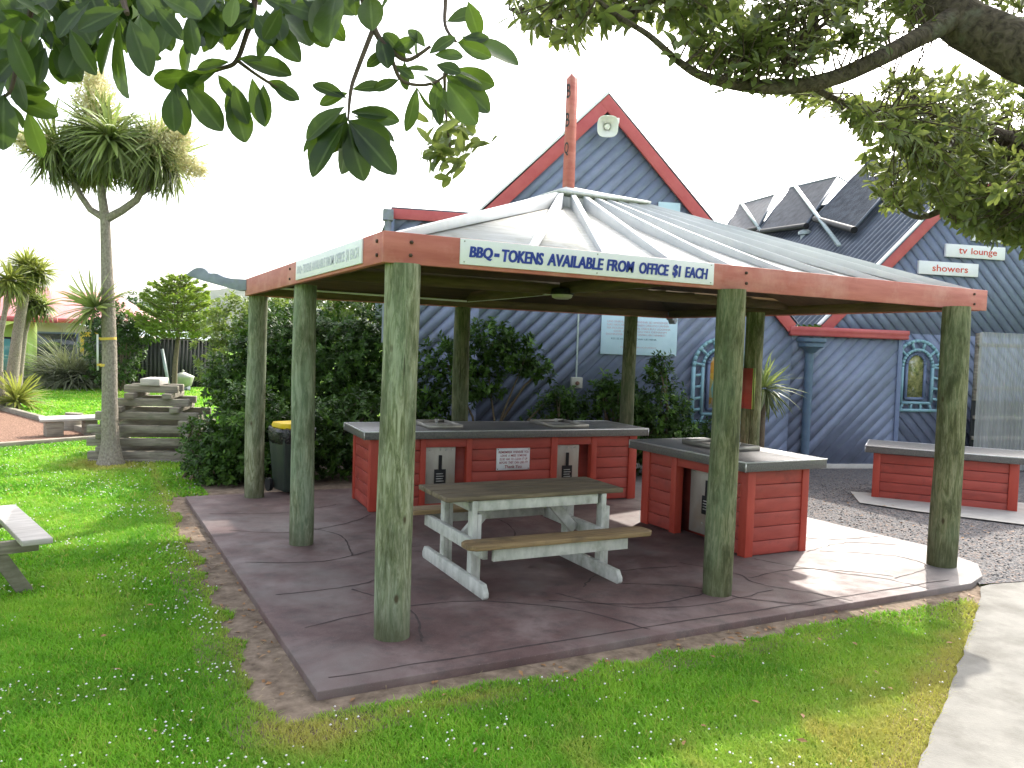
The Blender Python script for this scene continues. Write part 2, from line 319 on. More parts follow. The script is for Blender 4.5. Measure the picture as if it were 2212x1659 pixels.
def polymat():
    m, t, p, o = new_mat('translucent_sheet'); v = coords(t); c = ramp(t, noise(t, coords(t, (3, 3, .2)), 2, 5), [(.35, (.5, .52, .5)), (.7, (.7, .72, .72))])
    t.links.new(c, p.inputs['Base Color']); p.inputs['Roughness'].default_value = .3
    tp = N(t, 'BsdfTransparent'); tp.inputs[0].default_value = (.9, .92, .92, 1); mx = N(t, 'MixShader'); mx.inputs[0].default_value = .62
    t.links.new(p.outputs[0], mx.inputs[1]); t.links.new(tp.outputs[0], mx.inputs[2]); t.links.new(mx.outputs[0], o.inputs['Surface']); return m
M['poly'] = polymat()
# ------------------------------------------------------------------ lettering
def text_geo(body, bold=0., shear=0., space=1.):
    cu = bpy.data.curves.new('t', 'FONT'); cu.body = body; cu.offset = bold; cu.shear = shear; cu.resolution_u = 3; cu.space_character = space
    ob = bpy.data.objects.new('t', cu); COL.objects.link(ob); bpy.context.view_layer.update(); me = ob.to_mesh()
    V = np.array([v.co[:2] for v in me.vertices]); F = [list(p.vertices) for p in me.polygons]
    ob.to_mesh_clear(); bpy.data.objects.remove(ob); bpy.data.curves.remove(cu); return V, F
def lettering(lines, o, xd, yd, nd, m, parent, bold=.01, shear=0., off=.003, space=1., name='lettering', strokes=((0., 0.),)):
    """lines: (text, x0, x1, y0, y1) in metres on the board plane"""
    B = MB(); xd, yd, nd, o = map(np.asarray, (xd, yd, nd, o))
    for tx, x0, x1, y0, y1 in lines:
        V, F = text_geo(tx, bold, shear, space); lo = V.min(0); hi = V.max(0); V = (V - lo) / (hi - lo)
        X = x0 + V[:, 0] * (x1 - x0); Y = y0 + V[:, 1] * (y1 - y0)
        for dx, do in strokes: B.add(o + (X[:, None] + dx) * xd + Y[:, None] * yd + (off + do) * nd, F)
    return B.build(name, m, parent)
# ------------------------------------------------------------------ leaves
def big_leaf():
    st = [(0, 0), (.06, .035), (.18, .20), (.34, .38), (.52, .485), (.68, .49), (.82, .40), (.92, .25), (.98, .10), (1., 0)]; V = [(0, 0, 0)]; F = []; rows = []
    for x, h in st[1:-1]:
        b = len(V); z = .03 - .16 * max(0, x - .45) ** 1.5; V += [(x, h, z + .10 * h), (x, h * .5, z + .03 * h), (x, 0, z - .015), (x, -h * .5, z + .03 * h), (x, -h, z + .10 * h)]; rows.append(b)
    t = len(V); V.append((1., 0, .03 - .16 * .55 ** 1.5))
    for k in range(4): F += [(0, rows[0] + k + 1, rows[0] + k), (t, rows[-1] + k, rows[-1] + k + 1)]
    for a, b in zip(rows[:-1], rows[1:]):
        for k in range(4): F += [(a + k, a + k + 1, b + k + 1), (a + k, b + k + 1, b + k)]
    return np.array(V), np.array(F)
LT_BIG = big_leaf()
BIG_RIB = np.where(np.abs(LT_BIG[0][:, 1]) < 1e-6, 1., 0.)
LT_MID = (np.array([(0, 0, 0), (.55, .5, .06), (.5, 0, 0), (.55, -.5, .06), (1, 0, -.05)]), np.array([(0, 2, 1), (0, 3, 2), (1, 2, 4), (2, 3, 4)]))
LT_OVAL = (np.array([(0, 0, 0), (.25, .34, .03), (.25, 0, -.02), (.25, -.34, .03), (.62, .47, .03), (.62, 0, -.04), (.62, -.47, .03), (.88, .27, -.02), (.88, -.27, -.02), (1, 0, -.09)]),
           np.array([(0, 2, 1), (0, 3, 2), (1, 2, 5), (1, 5, 4), (2, 3, 6), (2, 6, 5), (4, 5, 7), (5, 6, 8), (5, 9, 7), (5, 8, 9)]))
LT_DIA = (np.array([(0, 0, 0), (.5, .5, .0), (1, 0, 0), (.5, -.5, .0)]), np.array([(0, 3, 1), (1, 3, 2)]))
def strap_t(bend):
    V = []; F = []
    for i, (x, hw) in enumerate(((0, .35), (.3, .5), (.6, .42), (.85, .25))):
        z = -bend * x * x; V += [(x * (1 - .25 * bend * x), hw, z), (x * (1 - .25 * bend * x), -hw, z)]
    V.append((1 - .25 * bend, 0, -bend)); 
    for i in range(3): F += [(2 * i, 2 * i + 1, 2 * i + 3), (2 * i, 2 * i + 3, 2 * i + 2)]
    F.append((6, 7, 8)); return np.array(V), np.array(F)
def leaf_geo(T, P, D, U, L, W):
    V0, F0 = T; n = len(P); D = D / np.linalg.norm(D, axis=1, keepdims=True)
    S = np.cross(U, D); S /= (np.linalg.norm(S, axis=1, keepdims=True) + 1e-9); U2 = np.cross(D, S)
    L = np.broadcast_to(L, n)[:, None, None]; W = np.broadcast_to(W, n)[:, None, None]
    V = P[:, None] + L * (V0[None, :, 0:1] * D[:, None] + V0[None, :, 2:3] * U2[:, None]) + W * V0[None, :, 1:2] * S[:, None]
    F = F0[None] + (np.arange(n) * len(V0))[:, None, None]
    return V.reshape(-1, 3), F.reshape(-1, 3), len(V0)
def leaf_obj(name, T, P, D, U, L, W, tone, m, parent=None, smooth=False, **pr):
    V, F, k = leaf_geo(T, np.asarray(P), np.asarray(D), np.asarray(U), L, W)
    o = link(name, V, F, m, parent, attrs={'tone': np.repeat(np.broadcast_to(tone, len(P)), k)}, smooth=smooth)
    return props(o, **pr)
def rdir(n):
    v = rng.normal(size=(n, 3)); return v / np.linalg.norm(v, axis=1, keepdims=True)
def rosettes(tips, dirs, nl, ln, spread=1.1, down=.25, back=.4):
    """leaves set round twig tips"""
    k = len(tips); t = np.repeat(tips, nl, 0); d = np.repeat(dirs, nl, 0); n = len(t)
    r = rdir(n); r -= d * (r * d).sum(1, keepdims=True); r /= np.linalg.norm(r, axis=1, keepdims=True)
    f = rng.random((n, 1)); P = t - d * f * back * ln * 2
    D = d * (1.0 - f * .7) + r * spread + np.array([0, 0, -down]); D += rng.normal(size=(n, 3)) * .18
    U = d + np.array([0, 0, .6]) + rng.normal(size=(n, 3)) * .25
    return P, D, U
def clump_crown(ells, ncl, nl, ln, shell=.62, zmin=-9):
    """tips spread over ellipsoids (c, r), leaves set round each tip"""
    tips = []; dirs = []; vol = np.array([(r[0] * r[1] + r[0] * r[2] + r[1] * r[2]) for c, r in ells]); vol = vol / vol.sum()
    for (c, r), q in zip(ells, vol):
        k = max(3, int(ncl * q)); u = rdir(k); rad = (shell + (1 - shell) * rng.random((k, 1)) ** .6) * (1 + .12 * rng.normal(size=(k, 1)))
        tips.append(np.array(c) + u * rad * np.array(r)); dirs.append(u * .9 + np.array([0, 0, .45]) + rng.normal(size=(k, 3)) * .35)
    tips = np.concatenate(tips); dirs = np.concatenate(dirs); ok = tips[:, 2] > zmin; tips = tips[ok]; dirs = dirs[ok]
    dirs /= np.linalg.norm(dirs, axis=1, keepdims=True)
    P, D, U = rosettes(tips, dirs, nl, ln)
    k = rng.random(len(tips)); tone = np.clip(np.repeat(k * .35 + (k > .86) * .5, nl) + rng.random(len(P)) * .35, 0, 1)
    return P, D, U, tone, tips, dirs
# ------------------------------------------------------------------ ground, slab, paths
def sheet(name, poly, z, m, kind='structure', label=None):
    P = [(x, y, z) for x, y in poly]
    return MB().add(P, [list(range(len(P)))]).build(name, m, kind=kind, label=label)
def wob(poly, step=.18, amp=.05):
    out = []; n = len(poly)
    for i in range(n):
        a = np.array(poly[i], float); b = np.array(poly[(i + 1) % n], float); k = max(1, int(np.linalg.norm(b - a) / step))
        for j in range(k): out.append(a + (b - a) * j / k + rng.normal(size=2) * amp)
    return [tuple(p) for p in out]
sheet('lawn_ground', [(-4000, -4000), (4000, -4000), (4000, 4000), (-4000, 4000)], G, M['turf'])
sheet('dirt_border', [(-1.05, 5.9), (-1.08, -.6), (-1.0, -1.0), (-.6, -1.08), (5.1, -1.05), (5.60, -.62), (5.5, 0), (6.5, 6), (8.8, 6.4), (2.5, 9.5), (-.75, 8.6)], G + .006, M['dirt'])
sheet('path_verge', [(5.6, -.55), (4.6, -.95), (2.9, -1.85), (2.0, -2.33), (-1.4, -4.2), (-1.0, -4.8), (5.8, -1.2)], G + .004, M['dirt'])
sheet('gravel_yard', [(5.55, -.60), (6.3, -.74), (12, -3.6), (22, 0), (16, 6), (9.3, 5.55), (6.4, 6.35), (6.0, 5.5), (6.2, 0)], -.030, M['gravel'])
sheet('concrete_path', wob([(6.3, -.60), (5.5, -.64), (5.2, -.84), (4.72, -1.11), (3.04, -2.02), (2.14, -2.48), (-1.2, -4.4), (-4, -6), (-2, -9), (4, -6.4), (14, -4)], .12, .006), -.036, M['path'])
sheet('counter_pad', [(7.85, 2.60), (8.5, 3.3), (10.8, 1.4), (9.6, .1), (8.72, .80), (8.1, 1.9)], -.010, M['plinth'])
sheet('yard_paving', [(-9, 31), (-2.0, 30.3), (4, 36), (0, 46), (-14, 46)], G + .01, M['path'])
BARK = [(-9, 8.25), (-3.09, 11.48), (-1.35, 12.42), (-1.5, 14.59), (-3.78, 19.56), (-9, 26)]
sheet('bark_bed', BARK, G + .012, M['bark_chip'])
edge = [(-.524, -.611), (2.6, -.605), (5.4, -.62), (5.75, -.5), (6.15, -.2), (6.36, .5), (6.30, 1.2), (6.26, 2.05), (6.32, 3.4), (6.4, 5.6), (-.63, 5.65)]
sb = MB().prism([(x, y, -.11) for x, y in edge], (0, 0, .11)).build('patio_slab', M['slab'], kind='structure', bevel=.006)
def joint(pts, r=.0075):
    """a hand cut control joint in the slab: thin flat ribbon"""
    P = np.array(pts, float); n = 26; t = np.linspace(0, len(P) - 1, n); k = np.minimum(t.astype(int), len(P) - 2); f = (t - k)[:, None]
    p0 = P[np.maximum(k - 1, 0)]; p1 = P[k]; p2 = P[k + 1]; p3 = P[np.minimum(k + 2, len(P) - 1)]
    C = .5 * (2 * p1 + (p2 - p0) * f + (2 * p0 - 5 * p1 + 4 * p2 - p3) * f ** 2 + (3 * p1 - p0 - 3 * p2 + p3) * f ** 3)
    C += rng.normal(size=C.shape) * .006; T = np.gradient(C, axis=0); T /= np.linalg.norm(T, axis=1, keepdims=True); S = np.stack([-T[:, 1], T[:, 0]], 1)
    wv = r * (.45 + rng.random((n, 1))); A = C + S * wv; B = C - S * wv
    V = [(x, y, .0022) for x, y in A] + [(x, y, .0022) for x, y in B]
    return V, [[i, i + 1, n + i + 1, n + i] for i in range(n - 1)]
jb = MB()
for pts in ([(-.45, 2.3), (.2, 2.1), (.9, 2.35), (1.6, 2.2)], [(-.4, 1.25), (.3, 1.3), (.8, 1.65)], [(-.35, .45), (.35, .62), (1.0, .55), (1.6, .1), (1.9, -.5)], [(.3, -.1), (.45, .5), (.2, 1.2)],
            [(1.55, .35), (2.2, .0), (2.9, .05), (3.3, .4)], [(1.7, .5), (1.9, .12), (2.2, -.1), (2.75, -.2), (3.5, -.1)], [(2.35, .55), (2.9, .2), (3.1, -.2), (3.5, -.55)], [(3.3, .9), (3.55, .4), (3.5, .1), (3.75, -.3), (3.9, -.58)],
            [(3.55, .25), (4.3, .3), (4.9, -.2)], [(4.1, .75), (4.3, .35), (4.75, -.25), (4.85, -.58)], [(5.0, .75), (5.6, .3), (5.5, -.1), (4.85, -.25)], [(4.85, .78), (5.6, .9), (6.1, .6)], [(5.05, 1.6), (5.5, 1.1), (6.2, 1.0)],
            [(-.4, 3.6), (.2, 3.3), (.9, 3.6), (1.2, 3.9)], [(-.5, 4.5), (.3, 4.3), (1.0, 4.6)], [(.5, 2.2), (.6, 3.0), (.3, 3.6)], [(4.2, 3.8), (4.4, 3.2), (4.9, 3.0), (5.6, 3.2)], [(3.2, 3.6), (3.1, 2.9), (3.6, 2.6)], [(1.6, 2.2), (2.3, 2.4), (2.5, 3.2), (2.2, 3.8)],
            [(-.42, -.45), (2.6, -.46), (5.3, -.47)], [(2.0, .55), (2.4, .85), (3.2, .8)]):
    jb.add(*joint(pts))
jb.build('slab_joints', M['joint'], kind='structure')
# timber edging of the bark bed
def edging(name, a, b, h, wd, lab):
    B = MB().beam((*a, G + h / 2 - .01), (*b, G + h / 2 - .01), wd, h)
    return B.build(name, M['grey_wood'], bevel=.01, label=lab, cat='edging', group='timber edging of the bark bed')
edging('timber_edging', (-8.6, 8.47), (-1.33, 12.42), .11, .13, 'long grey timber edging along the near side of the bark bed')
edging('timber_edging', (-1.4, 12.55), (-3.8, 19.6), .13, .14, 'grey timber edging sloping away behind the low bench')
# ------------------------------------------------------------------ blue amenities building (local x along the front, y into the building)
A15 = math.radians(-15); BO = np.array([9.948, 5.417, 0.])
BD = np.array([math.cos(A15), math.sin(A15), 0]); BB = np.array([-BD[1], BD[0], 0])
def bw(s, y, z): return BO + BD * s + BB * y + np.array([0, 0, z])
bld = thing('amenities_building', 'blue diagonally boarded building with red trimmed gables behind the shelter', 'building', tuple(BO), A15)
def boards(B, poly, y0, sgn, pitch=.175, lap=.019):
    poly = [np.array(p, float) for p in poly]; n = np.array([-sgn, 1.]) / math.sqrt(2)
    c = [p @ n for p in poly]; k0 = math.floor(min(c) / pitch); k1 = math.ceil(max(c) / pitch)
    for k in range(k0, k1):
        q = clip(clip(poly, n, k * pitch, False), n, (k + 1) * pitch, True)
        if len(q) < 3: continue
        fr = [((p @ n) - k * pitch) / pitch for p in q]
        F = [(p[0], y0 - lap * (1 - f), p[1]) for p, f in zip(q, fr)]; b = len(B.v); m = len(q)
        V = F + [(p[0], y0 + .004, p[1]) for p in q]
        B.add(V, [list(range(m))] + [[i, m + i, m + (i + 1) % m, (i + 1) % m] for i in range(m)])
PK, VZ, PZ = -4.13, 2.53, 6.18
w1 = MB()
boards(w1, [(-7.61, 0), (-6.2, 0), (-6.2, 4.08), (-7.61, 4.08)], 0, 1)
boards(w1, [(-6.2, 0), (-.48, 0), (-.48, VZ), (-4.13, PZ), (-6.2, 4.11)], 0, 1)
boards(w1, [(-.48, 0), (1.72, 0), (1.72, 2.44), (-.48, 2.44)], 0, 1)
w1.build('front_wall', M['blue_board'], bld, local=True)
MB().b2((-7.6, .01, -.1), (1.72, .25, 2.4)).b2((-7.6, .01, 2.4), (-.9, .25, 2.52)).b2((-7.6, .01, 2.52), (-6.15, 6, 4.05)).b2((1.5, .02, -.1), (1.735, 1.2, 2.4)).build('wall_core', M['blue_trim'], bld, local=True)
w2 = MB(); SB = .30
boards(w2, [(.30, 0), (9.5, 0), (9.5, 2.5), (.30, 2.5)], SB, -1)
boards(w2, [(.30, 2.5), (9.5, 2.5), (3.38, 5.58)], SB, -1)
w2.build('side_gable_wall', M['blue_board'], bld, local=True)
MB().b2((1.70, -.035, 0), (1.79, .06, 2.45)).build('corner_trim', M['blue_trim'], bld, local=True, bevel=.005)
MB().b2((-7.62, -.03, -.1), (1.80, .05, .055)).b2((1.8, SB - .03, -.1), (9.5, SB + .05, .055)).build('plinth', M['plinth'], bld, local=True)
def rake(name, a, b, y, wd=.2, th=.05, mt='red_trim', off=0.):
    a = np.array((a[0], y, a[1])); b = np.array((b[0], y, b[1])); d = unit(b - a); nrm = np.array((-d[2], 0, d[0]))
    if nrm[2] < 0: nrm = -nrm
    P = [a + nrm * off, b + nrm * off, b + nrm * (off - wd), a + nrm * (off - wd)]
    return MB().prism(P, (0, -th, 0)).build(name, M[mt], bld, local=True, bevel=.006)
e = .08
rake('barge_board', (-6.25, 4.06 + e), (PK, PZ + e), -.03, .2)
rake('barge_board', (PK + .003, PZ + e), (-.45, VZ - .04 + e), -.033, .2)
rake('roof_edge', (-6.3, 4.10 + e), (PK, PZ + .06 + e), .0, .035, .09, 'white')
rake('barge_board', (.25, 2.50 + e), (3.38, 5.63 + e), SB - .03, .2)
rake('barge_board', (3.383, 5.63 + e), (9.6, 2.45 + e), SB - .033, .2)
rake('roof_edge', (.2, 2.53 + e), (3.38, 5.71 + e), SB, .035, .09, 'white')
# gutter with a moulded profile, valley to corner
gp = [(-.02, 2.37), (-.10, 2.37), (-.125, 2.40), (-.105, 2.435), (-.13, 2.46), (-.13, 2.535), (-.02, 2.535)]
MB().prism([(-.56, y, z) for y, z in gp], (2.40, 0, 0)).build('gutter', M['red_trim'], bld, local=True)
MB().b2((-7.66, -.09, 3.97), (-6.1, -.03, 4.13)).build('fascia_board', M['red_trim'], bld, local=True, bevel=.006)
wf = MB().b2((-7.2, -.05, 3.2), (-6.4, .0, 3.27)).b2((-7.2, -.05, 3.85), (-6.4, 0, 3.93)).b2((-7.2, -.045, 3.27), (-7.13, 0, 3.85)).b2((-6.47, -.045, 3.27), (-6.4, 0, 3.85)).build('window', M['brown_frame'], bld, local=True)
MB().b2((-7.13, -.03, 3.27), (-6.47, -.024, 3.85)).build('pane', M['glass'], wf, local=True)
MB().tube([(-7.72, -.12, 2.0), (-7.72, -.12, 4.0)], .055, 12).b2((-7.80, -.2, 3.93), (-7.64, -.03, 4.1)).build('rainwater_pipe', M['carved'], bld, local=True, smooth=True)
# corrugated roofs
def corrug(name, p0, e1, e2, n2, amp=.032, pitch=.19, mt='roof_metal', lift=True):
    p0, e1, e2 = (np.array(x, float) for x in (p0, e1, e2)); L = np.linalg.norm(e2); nr = unit(np.cross(e1, e2)); nr = nr if nr[2] > 0 else -nr
    k = int(L / pitch * 8); t = np.linspace(0, 1, k + 1); h = amp * np.sin(t * L / pitch * 2 * math.pi)
    A = p0 + t[:, None] * e2 + h[:, None] * nr; B = A + e1; n = k + 1
    F = np.array([(i, i + 1, n + i + 1, n + i) for i in range(k)])
    return link(name, np.concatenate([A, B]), F, M[mt], bld, local=True, smooth=True)
corrug('roof_slope', (.26, SB - .1, 2.60), (3.12, 0, 3.12), (0, 14, 0), 0)
corrug('roof_slope', (9.6, SB - .1, 2.55), (-6.22, 0, 3.17), (0, 14, 0), 0)
corrug('roof_slope', (-6.3, -.06, 4.12), (2.17, 0, 2.17), (0, 10, 0), 0)
corrug('roof_slope', (-.4, -.06, 2.58), (-3.73, 0, 3.73), (0, 10, 0), 0)
MB().beam((3.38, SB - .1, 5.75), (3.38, 14, 5.75), .3, .05).build('ridge_cap', M['roof_metal'], bld, local=True)
MB().b2((-7.66, -.05, 4.131), (-6.1, 6, 4.16)).build('flat_roof', M['roof_metal'], bld, local=True)
# downpipe with hopper
dp = MB().tube([(-.175, -.10, -.02), (-.175, -.10, 2.10)], .075, 16).tube([(-.175, -.10, .98), (-.175, -.10, 1.06)], .083, 16).tube([(-.175, -.10, 1.92), (-.175, -.10, 1.96)], .083, 16).build('downpipe', M['pipe_blue'], bld, local=True, smooth=True)
MB().lathe((-.175, -.13, 0), [(.075, 2.07), (.12, 2.13), (.20, 2.18), (.20, 2.24), (.235, 2.27), (.235, 2.33), (.0, 2.33)], 24, sup=3.5).build('rain_hopper', M['pipe_blue'], dp, local=True, smooth=True)
# arched windows
def arch_window(cx, zb, zt, hw, y, glass, gx=0., gm='painted_reflection'):
    zs = zt - hw
    def ring(h, b, top, wd, dep, yy, B):
        pts = [(cx - h, b), (cx - h, top - h)] + [(cx - h * math.cos(a), top - h + h * math.sin(a)) for a in np.linspace(0, math.pi, 17)[1:-1]] + [(cx + h, top - h), (cx + h, b)]
        pts.append(pts[0])
        for a, c in zip(pts[:-1], pts[1:]): B.beam((a[0], yy, a[1]), (c[0], yy, c[1]), dep, wd, up=(0, -1, 0.001)) if False else B.beam((a[0], yy, a[1]), (c[0], yy, c[1]), dep, wd, up=unit(np.cross(np.array((c[0] - a[0], 0, c[1] - a[1])), (0, 1, 0))))
    B = MB(); ring(hw, zb, zt, .055, .05, y - .10, B); ring(hw - .17, zb + .14, zt - .17, .05, .05, y - .10, B)
    for a in np.linspace(0.12, math.pi - .12, 6):
        c, s = math.cos(a), math.sin(a); B.beam((cx - hw * c, y - .10, zs + hw * s), (cx - (hw - .17) * c, y - .10, zs + (hw - .17) * s), .04, .045)
    k = int((zs - zb) / .2)
    for i in range(k):
        z = zb + .2 + i * .2
        for sg in (-1, 1): B.beam((cx + sg * hw, y - .10, z), (cx + sg * (hw - .17), y - .10, z + .03), .04, .045)
    for x in (-.3, -.1, .1, .3): B.beam((cx + x * 1.15, y - .10, zb), (cx + x * .95, y - .10, zb + .14), .04, .04)
    fr = B.build('arched_window', M['teal'], bld, local=True)
    g = .2
    I = MB(); ring2 = MB()
    pts = [(cx - g, zb + .22), (cx - g, zt - .25 - g)] + [(cx - g * math.cos(a), zt - .25 - g + g * math.sin(a)) for a in np.linspace(0, math.pi, 13)[1:-1]] + [(cx + g, zt - .25 - g), (cx + g, zb + .22)]
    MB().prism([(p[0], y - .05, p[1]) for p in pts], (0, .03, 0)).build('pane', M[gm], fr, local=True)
    B2 = MB(); pp = pts + [pts[0]]
    for a, c in zip(pp[:-1], pp[1:]): B2.beam((a[0], y - .05, a[1]), (c[0], y - .05, c[1]), .05, .05, up=unit(np.cross(np.array((c[0] - a[0], 0, c[1] - a[1])), (0, 1, 0))))
    B2.build('inner_frame', M['blue_trim'], fr, local=True)
arch_window(-1.90, .80, 2.26, .5, 0, True, gm='stained')
arch_window(2.31, 1.05, 2.37, .5, SB, True, gm='painted_reflection')
MB().tube([(-4.5, -.035, 1.5), (-4.5, -.035, 3.6)], .016, 8).build('conduit', M['galv'], bld, local=True, smooth=True)
pb = thing('power_box', 'grey socket box at the foot of the wall conduit above the shrubs', 'socket', tuple(bw(-4.5, -.02, 1.34)), A15)
MB().b2((-.095, -.09, 0), (.095, -.0, .185)).build('housing', M['hive'], pb, local=True, bevel=.01)
MB().xform(np.eye(3), (0, 0, 0)).lathe((0, 0, 0), [(.035, 0), (.035, .03), (.02, .045)], 14).xform(np.array([[1, 0, 0], [0, 0, -1], [0, 1, 0]]), (0, -.09, .085)).build('outlet', M['brown_frame'], pb, local=True, smooth=True)
# horn loudspeaker
hs = thing('horn_speaker', 'white horn loudspeaker fixed under the peak of the blue gable', 'loudspeaker', tuple(bw(-4.14, -.05, 5.72)), A15 - .25)
H = MB().lathe((0, 0, 0), [(.05, 0), (.055, .10), (.075, .2), (.12, .29), (.165, .34), (.172, .35), (.16, .35), (.11, .29), (.06, .21), (.045, .12), (.0, .12)], 28, sup=3.2)
RH = np.array([[1, 0, 0], [0, 0, -1], [0, 1, 0]]); RT = np.array(Matrix.Rotation(.22, 3, 'X'))
H.xform(RT @ RH, (0, -.02, 0)).build('horn', M['white_plastic'], hs, local=True, smooth=True)
MB().lathe((0, 0, 0), [(.05, .12), (.055, .2), (.04, .25), (0, .26)], 16).xform(RT @ RH, (0, -.02, 0)).build('centre_plug', M['white_plastic'], hs, local=True, smooth=True)
MB().b2((.10, -.2, .03), (.2, -.08, .11)).beam((0, -.05, -.06), (.16, -.16, .0), .03, .03).b2((-.06, -.04, -.1), (.06, .03, .08)).build('bracket', M['white_plastic'], hs, local=True, bevel=.008)
# signs on the walls
def wall_sign(name, label, s0, s1, z0, z1, y, lines, inkm, boardm='white', th=.05, bold=.02, cat='sign', **kw):
    o = bw(s0, y, z0); t = thing(name, label, cat, tuple(o), A15)
    MB().b2((0, -th, 0), (s1 - s0, 0, z1 - z0)).build('board', M[boardm], t, local=True, bevel=.004)
    for ln, im in zip(lines, inkm):
        lettering(ln, bw(s0, y - th, z0), BD, (0, 0, 1), -BB, M[im], t, bold * .6, **kw)
    return t
wall_sign('showers_sign', 'white sign reading showers, lowest on the right gable', 2.24, 3.555, 3.635, 3.885, SB - .03, [[('showers', .29, 1.08, .065, .19)]], ['ink_red'])
wall_sign('lounge_sign', 'white sign reading tv lounge above the showers sign', 2.81, 4.14, 3.99, 4.235, SB - .03, [[('tv', .28, .47, .07, .18), ('lounge', .56, 1.14, .035, .19)]], ['ink_red'])
wall_sign('half_hidden_sign', 'white sign half hidden by leaves above the tv lounge sign', 3.37, 4.5, 4.325, 4.57, SB - .03, [], [])
r = [[('THE COMMUNITY KITCHEN IS PROVIDED', .1, 1.2, .545, .58), ('FOR THE USE OF GUESTS PLEASE LEAVE', .1, 1.22, .49, .525), ('IT CLEAN AND TIDY WHEN YOU FINISH', .1, 1.25, .435, .47), ('ALL DISHES TO BE WASHED', .22, 1.18, .385, .415), ('CHILDREN MUST BE WITH AN ADULT', .08, 1.16, .33, .362), ('THE MANAGEMENT', .35, 1.0, .12, .14)],
     [('USE IT AS YOU WOULD AT HOME', .18, 1.0, .255, .285)]]
r = [[(''.join(c if c == ' ' else random.choice('EHNMAUSOR') for c in q[0]), *q[1:]) for q in k] for k in r]
wall_sign('notice_board', 'pale blue notice board with faded lines of writing behind a shelter post', -4.09, -2.71, 1.93, 2.60, -.03, r, ['ink_pink', 'ink_slate'], 'pale_blue', .02, .0)
wall_sign('blank_blue_sign', 'small pale blue board high on the gable just above the shelter roof', -3.15, -2.75, 4.30, 4.56, -.03, [], [], 'pale_blue', .02, 0)
# roof collectors
def collector(label, bl, tl, br):
    bl, tl, br = (np.array(x, float) for x in (bl, tl, br)); e1 = tl - bl; e2 = br - bl; tr = tl + e2; nr = unit(np.cross(e2, e1)); nr = nr if nr[2] > 0 else -nr
    W = lambda p: bw(*p)
    t = thing('solar_collector', label, 'solar panel', tuple(W(bl)), A15, 'solar collectors on the dark roof')
    n = int(np.linalg.norm(e2) / .055); B = MB()
    for i in range(n):
        q = bl + e2 * (i + .5) / n; B.tube([W(q + e1 * .03), W(q + e1 * .97)], .017, 6)
    B.build('tube_bank', M['collector'], t, smooth=True)
    for a, b in ((bl, tl), (br, tr)): MB().beam(W(a), W(b), .05, .06).build('side_rail', M['roof_metal'], t)
    X = MB()
    for k in (.33, .66): X.beam(W(bl + e1 * k - nr * .03), W(br + e1 * k - nr * .03), .04, .03)
    X.beam(W(bl + e2 * .52 - nr * .03), W(tl + e2 * .52 - nr * .03), .07, .04).build('cross_bar', M['black'], t)
    MB().tube([W(bl - e2 * .01), W(br + e2 * .01)], .075, 10).build('manifold', M['black'], t, smooth=True)
    MB().tube([W(tl), W(tr)], .04, 8).build('top_rail', M['roof_metal'], t, smooth=True)
    for q in (tl, tr): MB().beam(W(q), W((q[0] + .05, q[1] - .6, q[0] + .05 + 2.2)), .04, .04).build('support_leg', M['galv'], t)
collector('nearest dark tube collector raised on the corrugated roof', (2.71, 4.47, 5.31), (4.35, 4.78, 6.95), (2.09, 2.06, 4.69))
collector('middle dark tube collector raised on the corrugated roof', (2.754, 7.23, 5.354), (4.25, 8.24, 6.85), (2.55, 4.6, 5.15))
collector('furthest dark tube collector, left end of the row on the roof', (3.0, 9.9, 5.6), (4.255, 11.26, 6.855), (2.9, 7.5, 5.5))
rl = MB().beam(bw(3.446, 2.796, 5.70), bw(2.246, .5, 4.50), .09, .06).beam(bw(2.053, 2.549, 4.29), bw(3.5, 2.6, 5.74), .07, .05)
rl.build('roof_rail', M['galv'], bld)
MB().beam(bw(4.42, 8.43, 7.08), bw(1.66, 1.9, 4.32), .08, .05).build('roof_rail', M['galv'], bld)
MB().beam(bw(4.30, 11.26, 6.96), bw(2.7, 7.0, 5.35), .08, .05).build('roof_rail', M['galv'], bld)
MB().lathe(bw(2.6, 4.7, 4.7), [(.1, 0), (.1, .25), (.16, .26), (.16, .33), (.0, .42)], 16).build('roof_vent', M['galv'], bld, smooth=True)
# translucent fence
fe = thing('translucent_fence', 'clear corrugated plastic screen in front of the right hand blue wall', 'fence', tuple(bw(3.1, -.4, G)), A15)
def fpanel(B, x0, x1, z0, z1, y, pitch=.076, amp=.012):
    k = int((x1 - x0) / pitch * 8); x = np.linspace(x0, x1, k + 1); yv = y + amp * np.sin((x - x0) / pitch * 2 * math.pi); n = k + 1
    B.add([(a, b, z0) for a, b in zip(x, yv)] + [(a, b, z1) for a, b in zip(x, yv)], [[i, i + 1, n + i + 1, n + i] for i in range(k)])
fs = MB(); fpanel(fs, 0, 1.1, .05, 2.62, -.01); fpanel(fs, 1.05, 2.2, .05, 2.62, -.016); fpanel(fs, 2.15, 4.5, .05, 2.62, -.01); fs.build('plastic_sheet', M['poly'], fe, local=True)
for z in (.62, 1.0, 1.55, 2.35): MB().b2((0, .012, z), (4.5, .06, z + .07)).build('rail', M['grey_wood'], fe, local=True)
MB().b2((0, .065, 0), (4.5, .10, 1.35)).build('kick_board', M['dark_shed'], fe, local=True)
for x in (.05, 1.5, 3.0, 4.4): MB().b2((x, .07, 0), (x + .08, .15, 2.6)).build('post', M['grey_wood'], fe, local=True)
